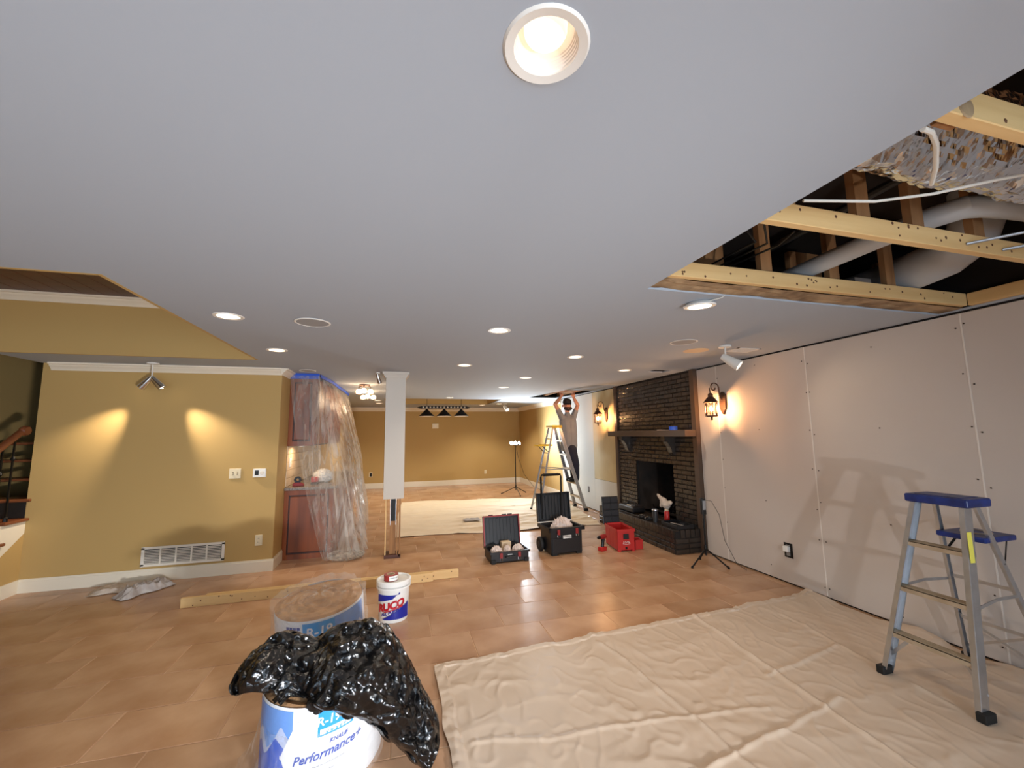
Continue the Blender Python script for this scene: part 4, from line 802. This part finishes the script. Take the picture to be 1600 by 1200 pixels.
def roll(loc, rot, r, h, a0, label, seed):
    t = thing('insulation_roll', loc, label, 'insulation roll', rot=rot, group='wrapped insulation rolls')
    MB().lathe([(r * .96, 0), (r, .02), (r, h - .015), (r * .985, h)], 64, cap=False).build('wrapper', K['wrap_white'], t, smooth=True)
    def topf(u, v):
        a = 2 * PI * u; rr = r * .985 * v; sp = .010 * math.sin((rr * 120 - a) * 1.0) * min(1, v * 3)
        return Vector((rr * math.cos(a), rr * math.sin(a), h - .012 + sp * .6 + .02 * (1 - v * v) + .014 * ridge((rr * math.cos(a) * 4, rr * math.sin(a) * 10, seed), 1.3, seed)))
    MB().grid(72, 26, topf).build('rolled_core', K['kraft'], t, smooth=True)
    return t
def picture(t, r, h, a0, side):
    """blue mountain print and lettering; side=+1 puts the mountains on the right"""
    s = side
    A = lambda a, b: span(min(s * a, s * b), max(s * a, s * b))
    top = h - .012
    strip(t, 'sky_print', K['wrap_sky'], r, a0, A(.10, .36), lambda u: .02, lambda u: top)
    snow = lerp(sorted([(s * .10, h * .60), (s * .16, h * .80), (s * .20, h * .62), (s * .25, h * .50), (s * .30, h * .72), (s * .36, h * .58)]))
    strip(t, 'snow_print', K['wrap_pale'], r, a0, A(.10, .36), lambda u: .02, snow, .0012)
    blue = lerp(sorted([(s * .10, h * .40), (s * .14, h * .56), (s * .19, h * .66), (s * .24, h * .48), (s * .27, h * .42), (s * .31, h * .55), (s * .36, h * .45)]))
    strip(t, 'mountain_print', K['wrap_blue'], r, a0, A(.10, .36), lambda u: .02, blue, .0016)
def words(t, body, size, r, a0, z, u, m, sh=0.0, shear=0.0, bold=0.0, eps=.0022, name='lettering', space=1.0):
    vs, fs = text_geo(body, size, shear, space, bold); vs = [Vector((v.x + u, v.y, 0)) for v in vs]
    return MB().add(wrap(vs, r, a0, z, sh, eps), fs).build(name, m, t)
R1, H1 = .285, .385
r1 = roll((-.335, 2.52, 0), (0, 0, 0), R1, H1, 0, 'white and blue wrapped insulation roll under the black bag', 4)
af = math.atan2(-2.52, .335)                # direction of the roll's face towards the open floor in front
picture(r1, R1, H1, af - .12, -1)
strip(r1, 'white_shape', K['wrap_white'], R1, af - .12, span(-.16, -.06, 10), lambda u: .02 + max(0, (-.06 - u)) * 1.2 if u > -.12 else .10 + (-.12 - u) * 2.2, lambda u: H1 * .45 + (u + .16) * 2.0 if u < -.08 else H1 * .86, .0019)
strip(r1, 'r_value_box', K['print_cyan'], R1, af - .12, span(.01, .165, 10), lambda u: .255 + .12 * (u - .01), lambda u: .36 + .12 * (u - .01), .0019)
strip(r1, 'r_value_band', K['wrap_white'], R1, af - .12, span(.02, .155, 10), lambda u: .262 + .12 * (u - .01), lambda u: .285 + .12 * (u - .01), .0023)
words(r1, 'R-19', .052, R1, af - .12, .315, .055, K['wrap_white'], .12, .1, .001); words(r1, '4.8 W', .03, R1, af - .12, .322, .128, K['wrap_white'], .12, 0, .0006); words(r1, 'KRAFT', .022, R1, af - .12, .264, .088, K['print_cyan'], .12, 0, .0006, .003, space=1.5)
words(r1, 'KNAUF', .024, R1, af - .12, .222, .10, K['print_navy'], .12, .25, .0008); words(r1, 'Performance+', .052, R1, af - .12, .178, .055, K['print_navy'], .16, .3, .0012)
for k in range(3): words(r1, ['The insulation for comfort and quiet', 'glass mineral wool', 'roll'][k], .012, R1, af - .12, .135 - k * .028, .04, K['print_grey'], .14)
for k in range(3): strip(r1, 'care_mark', K['print_grey'], R1, af - .12, span(-.055 + k * .03, -.037 + k * .03, 4), lambda u: .045, lambda u: .062, .002)
R2, H2 = .295, .43
r2 = roll((-.485, 3.50, .02), (math.radians(7), math.radians(-4), 0), R2, H2, 0, 'wrapped insulation roll with bare tan top behind the bag', 9)
ag = math.atan2(-3.5, .485)
picture(r2, R2, H2, ag - .02, 1)
strip(r2, 'r_value_box', K['print_cyan'], R2, ag - .02, span(-.10, .10, 10), lambda u: .29, lambda u: .415, .0019); words(r2, 'R-19', .085, R2, ag - .02, .35, .0, K['wrap_white'], 0, .1, .0015)
for k in range(4): strip(r2, 'care_mark', K['print_navy'], R2, ag - .02, span(-.215 + k * .026, -.195 + k * .026, 4), lambda u: .375, lambda u: .395, .002)
def skirt(name, cx, cy, r, h, a0, a1, flare, seed, parent):
    def fn(u, v):
        a = a0 + (a1 - a0) * u; rr = r + .006 + flare * max(.08, min(1, (af + .55 - a) / .5)) * v ** 2 * (.6 + .6 * nz((math.cos(a) * 2, math.sin(a) * 2, seed))) + (.012 * nz((a * 6, v * 4, seed), 1.5) + .012 * v * ridge((a * 3, v * 3, seed), 1.6)) * max(.2, min(1, (af + .55 - a) / .5))
        return Vector((cx + rr * math.cos(a), cy + rr * math.sin(a), max(.006, h * (1 - v) + .008 * nz((a * 5, v * 7, seed + 2)))))
    return MB().grid(120, 30, fn).build(name, K['film_wrap'], parent, smooth=True)
skirt('plastic_wrap', 0, 0, R1, .27, af - 1.9, af + 1.9, .17, 2, r1)
def wrap_top(u, v):
    a = 2 * PI * u; rr = (R2 + .012) * (1 if v < .5 else 1 - (v - .5) * 1.9); z = .06 + .40 * min(1, v * 2) + (.03 * (v - .5) if v > .5 else 0)
    q = .014 * nz((math.cos(a) * 3, math.sin(a) * 3, v * 5), 1.8) + .012 * ridge((math.cos(a) * 2.2, math.sin(a) * 2.2, v * 3), 1.7); return Vector(((rr + q) * math.cos(a), (rr + q) * math.sin(a), z + q))
MB().grid(110, 40, wrap_top).build('plastic_wrap', K['film_wrap'], r2, smooth=True)
# ================================================================ BLACK BAG
NET = [[(-.66, 2.70, .42), (-.54, 2.74, .49), (-.38, 2.76, .46), (-.20, 2.76, .48), (-.05, 2.74, .47), (.08, 2.64, .33), (.19, 2.55, .12)],
       [(-.70, 2.50, .51), (-.57, 2.52, .61), (-.40, 2.54, .57), (-.23, 2.54, .615), (-.05, 2.52, .585), (.09, 2.46, .41), (.23, 2.38, .17)],
       [(-.73, 2.36, .49), (-.58, 2.35, .54), (-.42, 2.36, .46), (-.25, 2.30, .53), (-.03, 2.28, .47), (.11, 2.26, .30), (.23, 2.24, .12)],
       [(-.71, 2.32, .46), (-.59, 2.31, .46), (-.45, 2.32, .43), (-.30, 2.18, .41), (-.09, 2.20, .34), (.07, 2.20, .18), (.18, 2.19, .06)],
       [(-.66, 2.34, .46), (-.56, 2.33, .45), (-.44, 2.30, .36), (-.31, 2.24, .38), (-.12, 2.25, .27), (.04, 2.26, .12), (.16, 2.22, .012)]]
def cr(P, t):
    n = len(P) - 1; k = min(int(t * n), n - 1); f = t * n - k; g = lambda i: P[max(0, min(n, i))]
    a, b, c, d = g(k - 1), g(k), g(k + 1), g(k + 2)
    return .5 * (2 * b + (c - a) * f + (2 * a - 5 * b + 4 * c - d) * f * f + (3 * b - a - 3 * c + d) * f ** 3)
NV = [[Vector(p) for p in row] for row in NET]
def crease(p, s, seed):
    """sharp valleys between crumpled facets"""
    d = noise.voronoi(p * s + Vector((seed, seed * 2.1, seed * .7)))[0]; return d[1] - d[0]
def bagfn(u, v):
    p = cr([cr(r_, u) for r_ in NV], v); e = Vector((p.x * .25 + .05, -.75, .66)).normalized()
    edge = 1 if .03 < u < .97 and v < .97 else .4
    d = .070 * (crease(p, 4.5, 1) - .3) + .042 * (crease(p, 10, 4) - .3) + .030 * ridge(p, 5, 3) + .022 * (crease(p, 21, 7) - .3)
    p = p + e * d * edge + Vector((0, 0, .02 * nz(p, 9, 8)))
    if v > .9: p.z += .03 * nz((u * 16, 0, 2)); p.y += .03 * nz((u * 13, 5, 2))
    p.z = max(.006, p.z); q = Vector((p.x + .335, p.y - 2.52, 0)); m_ = R1 + .022
    if q.length < m_ and p.z < H1 + .038:                    # lies on the roll's top or hangs outside its wrapper
        if p.z > .30 and q.length < R1 - .01: p.z = H1 + .030 + .008 * abs(nz(p, 14, 2))
        else: q = q.normalized() * m_; p.x = q.x - .335; p.y = q.y + 2.52
    return p
bag = MB().grid(230, 160, bagfn).build('trash_bag', K['bag_black'], smooth=True, label='crumpled glossy black trash bag flopped over the insulation roll', cat='bag')
so = bag.modifiers.new('thick', 'SOLIDIFY'); so.thickness = .003
# ================================================================ BUCKET
t = thing('bucket', (0.0, 4.08, 0), 'white plastic joint compound bucket with blue and red label', 'bucket')
RB = .135
MB().lathe([(.0001, .003), (.12, .0), (.125, .01), (RB + .004, .29), (RB + .006, .30)], 48, cap=False).build('body', K['bucket_white'], t, smooth=True)
MB().lathe([(RB + .006, .272), (RB + .014, .275), (RB + .014, .29), (RB + .008, .293)], 48, cap=False).build('collar', K['bucket_white'], t, smooth=True)
MB().lathe([(RB + .01, .298), (RB + .016, .302), (RB + .016, .335), (RB + .01, .342), (RB - .004, .342), (RB - .01, .332), (.0001, .332)], 48, cap=False).build('lid', K['bucket_white'], t, smooth=True)
ab = math.atan2(-4.08, .0) - .04; rb = RB + .002
strip(t, 'blue_band', K['bucket_blue'], rb, ab, span(-.15, .06), lambda u: .175 + .2 * (u + .15) if u < .0 else .205 + .9 * u, lambda u: .238 - .0 * u, .003)
strip(t, 'blue_band', K['bucket_blue'], rb, ab, span(-.09, .15), lambda u: .035 - .0 * u, lambda u: max(.036, .040 + .50 * (u + .09)), .003)
words(t, 'RUCO', .085, rb, ab, .150, -.015, K['bucket_red'], .22, 0, .004, .004, 'brand_lettering', .95); words(t, 'ALL PURPOSE', .034, rb, ab, .098, .0, K['bucket_blue'], .26, .1, .0012, .004)
strip(t, 'red_underline', K['bucket_red'], rb, ab, span(-.075, .09), lambda u: .112 + .24 * u, lambda u: .119 + .24 * u, .004)
t = thing('tape_roll', (-.025, 4.06, .333), 'dark red tape roll with white label on the bucket lid', 'tape'); MB().lathe([(.035, 0), (.062, 0), (.062, .05), (.035, .05), (.035, 0)], 32, cap=False).build('roll', K['tape_red'], t, smooth=True); MB().lathe([(.031, .001), (.036, .001), (.036, .0515), (.031, .0515), (.031, .001)], 32, cap=False).build('core', K['cardboard'], t)
strip(t, 'paper_label', K['label_white'], .062, ab + .35, span(-.035, .06), lambda u: .006, lambda u: .046); words(t, 'mesh tape', .018, .062, ab + .35, .03, .012, K['print_grey'], 0, 0, .0004)
# ================================================================ LUMBER, RAGS
def lumber(p, q, w, h, label):
    p = Vector(p); q = Vector(q); d = q - p; t = thing('lumber', p, label, 'lumber', math.atan2(d.y, d.x), 'pine studs on the floor'); L_ = d.length
    bevel(MB().box(0, L_, -w / 2, w / 2, 0, h).build('board', K['pine'], t), .003)
    kn = MB(); r = random.Random(int(L_ * 1000))
    for k in range(16): kn.lathe([(.006 + .004 * r.random(), -.001), (.004, .0012)], 8, (r.random() * L_, -w / 2, .012 + r.random() * (h - .02)), Matrix.Rotation(PI / 2, 4, 'X'))
    kn.build('knots', K['knot'], t, kind='stuff')
lumber((-1.97, 4.915, 0), (.42, 4.93, 0), .04, .089, 'pine stud on the floor nearest the bucket, ending short of its neighbour'); lumber((-1.78, 4.965, 0), (.71, 4.975, 0), .04, .089, 'longer pine stud lying behind its neighbour on the tiles')
def ragfn(cx, cy, a, b, h, seed, rz=0):
    def fn(u, v):
        x = (u - .5) * 2 * a; y = (v - .5) * 2 * b; e = min(1, 6 * min(u, 1 - u, v, 1 - v) + .05)
        z = .004 + h * e * (.75 + .5 * ridge((x * 9, y * 16, seed), 1.2, seed) + .3 * nz((x * 30, y * 40, seed))); c, s = math.cos(rz), math.sin(rz); x += .03 * nz((v * 4, u, seed)); y += .03 * nz((u * 4, v, seed + 1)); return Vector((cx + x * c - y * s, cy + x * s + y * c, max(.004, z)))
    return fn
MB().grid(60, 44, ragfn(-2.86, 5.70, .235, .15, .032, 3, .12)).build('folded_rag', K['rag'], smooth=True, label='flat folded beige cloth on the floor under the tan wall', cat='rag')
MB().grid(70, 44, ragfn(-2.555, 5.53, .25, .095, .075, 8, .93)).build('crumpled_rag', K['rag_grey'], smooth=True, label='rumpled grey cloth bundle overlapping the folded cloth', cat='rag')
# ================================================================ HEARTH AND MANTEL
Z = .312
t = thing('drink_tumbler', (3.67, 5.48, Z), 'dark grey insulated tumbler on the hearth', 'tumbler'); MB().lathe([(.0001, 0), (.032, 0), (.042, .15), (.043, .17)], 24, cap=False).build('cup', K['grey_can'], t, smooth=True); MB().lathe([(.044, .165), (.045, .175), (.04, .185), (.0001, .186)], 24, cap=False).build('lid', K['aluminium'], t, smooth=True)
t = thing('spray_can', (3.86, 5.47, Z), 'red can with pale rag stuffed on top, on the hearth', 'can'); MB().lathe([(.0001, 0), (.036, 0), (.037, .005), (.037, .13), (.028, .15)], 24, cap=False).build('can', K['red_plastic'], t, smooth=True); MB().lathe([(.029, .148), (.03, .16), (.02, .185), (.0001, .186)], 20, cap=False).build('cap', K['cushion_tan'], t)
bl = MB()
for p, q, a, b in (((3.86, 5.47, Z + .227), (3.85, 5.52, Z + .285), .05, .045), ((3.85, 5.52, Z + .285), (3.83, 5.63, Z + .365), .03, .012), ((3.86, 5.46, Z + .237), (3.87, 5.40, Z + .275), .04, .03), ((3.85, 5.56, Z + .275), (3.85, 5.57, Z + .205), .025, .02)): capsule(bl, p, q, a, b, 12)
me = remesh(bl, .009, 2)
for v in me.vertices: v.co = v.co + v.normal * .012 * ridge(v.co, 16, 3)
me.materials.append(K['rag']); put('shop_rag', me, label='crumpled off-white rag on top of the red can', cat='rag')
for k, (x, y, rz) in enumerate(((3.66, 5.635, .3), (3.665, 5.80, -.4))): blob('work_glove', K['black_plastic'], (x, y, Z), .045, .062, .024, 40 + k, .3, fold=3, label=['black work glove on the hearth edge next to the tumbler', 'black work glove on the hearth lying past the other glove'][k], cat='glove', group='black work gloves on the hearth')
t = thing('open_tool_tray', (3.76, 5.10, Z), 'black open tool tray at the near end of the hearth', 'tool tray', PI / 2); bevel(tray_box(MB(), .36, .26, 0, .055, .01).build('tray', K['black_plastic'], t), .005)
t.location = (3.90, 5.12, Z)
MB().tube([(-.12, .1, .03), (.1, .16, .035)], .012, 10).build('wrench', K['chrome'], t); MB().box(-.1, .0, .05, .09, .012, .05).build('divider', K['black_ribs'], t)
t = thing('tool_bag', (3.80, 6.33, Z), 'low black tool bag on the hearth beside the firebox', 'tool bag'); bevel(MB().cbox(-.12, .12, -.22, .22, 0, .11, .02).build('body', K['black_plastic'], t), .02, 3); MB().tube([(0, -.12, .10), (0, -.1, .16), (0, .1, .16), (0, .12, .10)], .01, 8).build('handle', K['black_ribs'], t, smooth=True); MB().box(-.1, -.03, -.15, -.02, .108, .125).build('tool', K['aluminium'], t)
t = thing('fire_tools', (4.06, 5.45, Z), 'dark iron fire tools leaning inside the firebox opening', 'fire tools')
for k in range(3): MB().tube([(.03 + k * .03, .06 + .05 * k, 0), (.07, .10 + .03 * k, .26 + .03 * k)], .007, 6).build('rod', K['iron'], t)
t = thing('painter_tape_roll', (3.87, 5.22, 1.64), 'roll of bright blue tape on the mantel shelf', 'tape'); MB().lathe([(.038, 0), (.058, 0), (.058, .055), (.038, .055), (.038, 0)], 32, cap=False).build('roll', K['painter_tape'], t, smooth=True); MB().lathe([(.034, .001), (.039, .001), (.039, .054), (.034, .054), (.034, .001)], 24, cap=False).build('core', K['cardboard'], t)
for k in range(3): MB().cbox(-.02, .02, -.03, .03, 0, .006 + .003 * k, .002).build('paper_scrap', K['paper_pink'], loc=(3.9, 5.42 + k * .09, 1.64), rot=(0, 0, k * .8), label='small pale scrap on the mantel beside the blue tape', cat='scrap', group='scraps on the mantel')
# ================================================================ MAN ON THE LADDER
PX, PY = 3.65, 8.54
bones = [('jeans', (0.0, 0, 1.26), (0.0, 0, 1.34), .135, .135), ('shirt', (-.05, 0, 1.33), (-.06, 0, 1.62), .14, .145), ('shirt', (.05, 0, 1.33), (.05, 0, 1.62), .14, .145), ('shirt', (-.06, 0, 1.62), (-.09, 0, 1.88), .145, .125), ('shirt', (.05, 0, 1.62), (.06, 0, 1.88), .145, .125), ('shirt', (-.02, 0, 1.90), (-.02, 0, 2.0), .12, .08),
         ('skin', (-.02, 0, 2.0), (-.03, -.02, 2.12), .055, .055), ('skin', (-.03, -.03, 2.20), (-.035, -.035, 2.26), .082, .088),
         ('skin', (-.07, -.125, 2.21), (-.07, -.12, 2.22), .016, .014), ('skin', (.055, -.01, 2.2), (.06, -.01, 2.23), .016, .016), ('skin', (-.12, .02, 2.2), (-.125, .02, 2.23), .016, .016)]
side_w = .19
for s, sh, el, ha in ((-1, (-.17, -.03, 1.97), (-.36, -.14, 2.24), (-.20, -.10, 2.408)), (1, (.14, .03, 1.98), (.17, -.14, 2.22), (.09, -.10, 2.408))):
    a = Vector(sh); b = Vector(el); c = Vector(ha); m_ = a.lerp(b, .5)
    bones += [('shirt', (-.02 + s * .08, 0, 1.90), tuple(a), .095, .075), ('shirt', tuple(a), tuple(m_), .072, .062), ('skin', tuple(m_), tuple(b), .05, .044), ('skin', tuple(b), tuple(b.lerp(c, .5)), .045, .042), ('skin', tuple(b.lerp(c, .5)), tuple(c), .04, .028)]
    pal = c + Vector((0.01, -.005, .035)); bones.append(('skin', tuple(c), tuple(pal), .03, .034))
    for k in range(4):
        f0 = pal + Vector((-.030 + k * .020, 0, .015)); f1 = f0 + Vector((0, .012, .034 - abs(k - 1.4) * .006)); f2 = f1 + Vector((0, .03, .008)); bones += [('skin', tuple(f0), tuple(f1), .0095, .009), ('skin', tuple(f1), tuple(f2), .009, .008)]
    th = c + Vector((s * -.03, -.005, .02)); bones.append(('skin', tuple(th), tuple(th + Vector((s * -.022, .01, .03))), .012, .009))
for s, kn_, an in ((-1, (.075, -.155, .93), (.085, -.155, .665)), (1, (.085, .02, .92), (.095, .02, .665))):
    hp = Vector((.01, s * .085 - .025, 1.26)); bones += [('jeans', tuple(hp), kn_, .115, .085), ('jeans', kn_, an, .082, .064), ('rubber', an, (an[0] + .005, an[1], .635), .05, .045), ('rubber', (an[0] + .0, an[1], .626), (an[0] - .15, an[1] - .01, .619), .045, .038)]
mb = MB()
for m_, p, q, a, b in bones: capsule(mb, p, q, a, b, 12)
me = remesh(mb, .0075, 4); names = ['skin', 'shirt', 'jeans', 'rubber']
for n_ in names: me.materials.append(K[n_])
BB = [(names.index(m_), Vector(p), Vector(q) - Vector(p), (a + b) / 2) for m_, p, q, a, b in bones]
for f in me.polygons:
    c = f.center; best = 9; bi = 0
    for mi, p, d, r in BB:
        if abs(c.z - p.z) > .6: continue
        t_ = max(0, min(1, (c - p).dot(d) / max(d.dot(d), 1e-6))); dd = (c - p - d * t_).length - r
        if dd < best: best = dd; bi = mi
    f.material_index = bi
man = put('person', me, loc=(PX, PY, 0), label='bearded man in grey T-shirt, dark trousers and cap reaching into the ceiling from a ladder', cat='person')
q = T(-.035, -.04, 2.285, math.radians(14), 0, -.3)
MB().lathe([(.098, -.015), (.1, .01), (.092, .05), (.065, .085), (.0001, .098)], 24, m=q, cap=False).prism([(.09 * math.cos(a), -.09 + .09 * math.sin(a) * 1.2) for a in [PI + k * PI / 10 for k in range(11)]], -.012, -.004, q).build('cap', K['rubber'], man, smooth=True)
be = MB()
for p, q_, a, b in (((-.09, -.07, 2.155), (-.03, -.11, 2.14), .04, .045), ((-.03, -.11, 2.14), (.03, -.07, 2.155), .045, .04), ((-.05, -.115, 2.17), (-.02, -.118, 2.17), .018, .018)): capsule(be, p, q_, a, b, 10)
bm_ = remesh(be, .008, 2); bm_.materials.append(K['hair']); put('beard', bm_, man)
MB().tube([(-.118, -.05, 2.235), (-.1, -.11, 2.238), (-.05, -.128, 2.24), (0, -.125, 2.24), (.04, -.09, 2.238), (.055, -.02, 2.235)], .005, 6).build('glasses', K['cable_black'], man)
for x, y in ((-.075, -.118), (-.005, -.122)): MB().lathe([(.0001, -.008), (.009, -.004), (.009, .004), (.0001, .008)], 10, (x, y + .006, 2.238), cap=False).build('eye', K['label_white'], man)
MB().tube([(-.065, -.135, 2.165), (-.04, -.142, 2.16), (-.012, -.137, 2.165)], .005, 6).build('mouth', K['skin'], man)
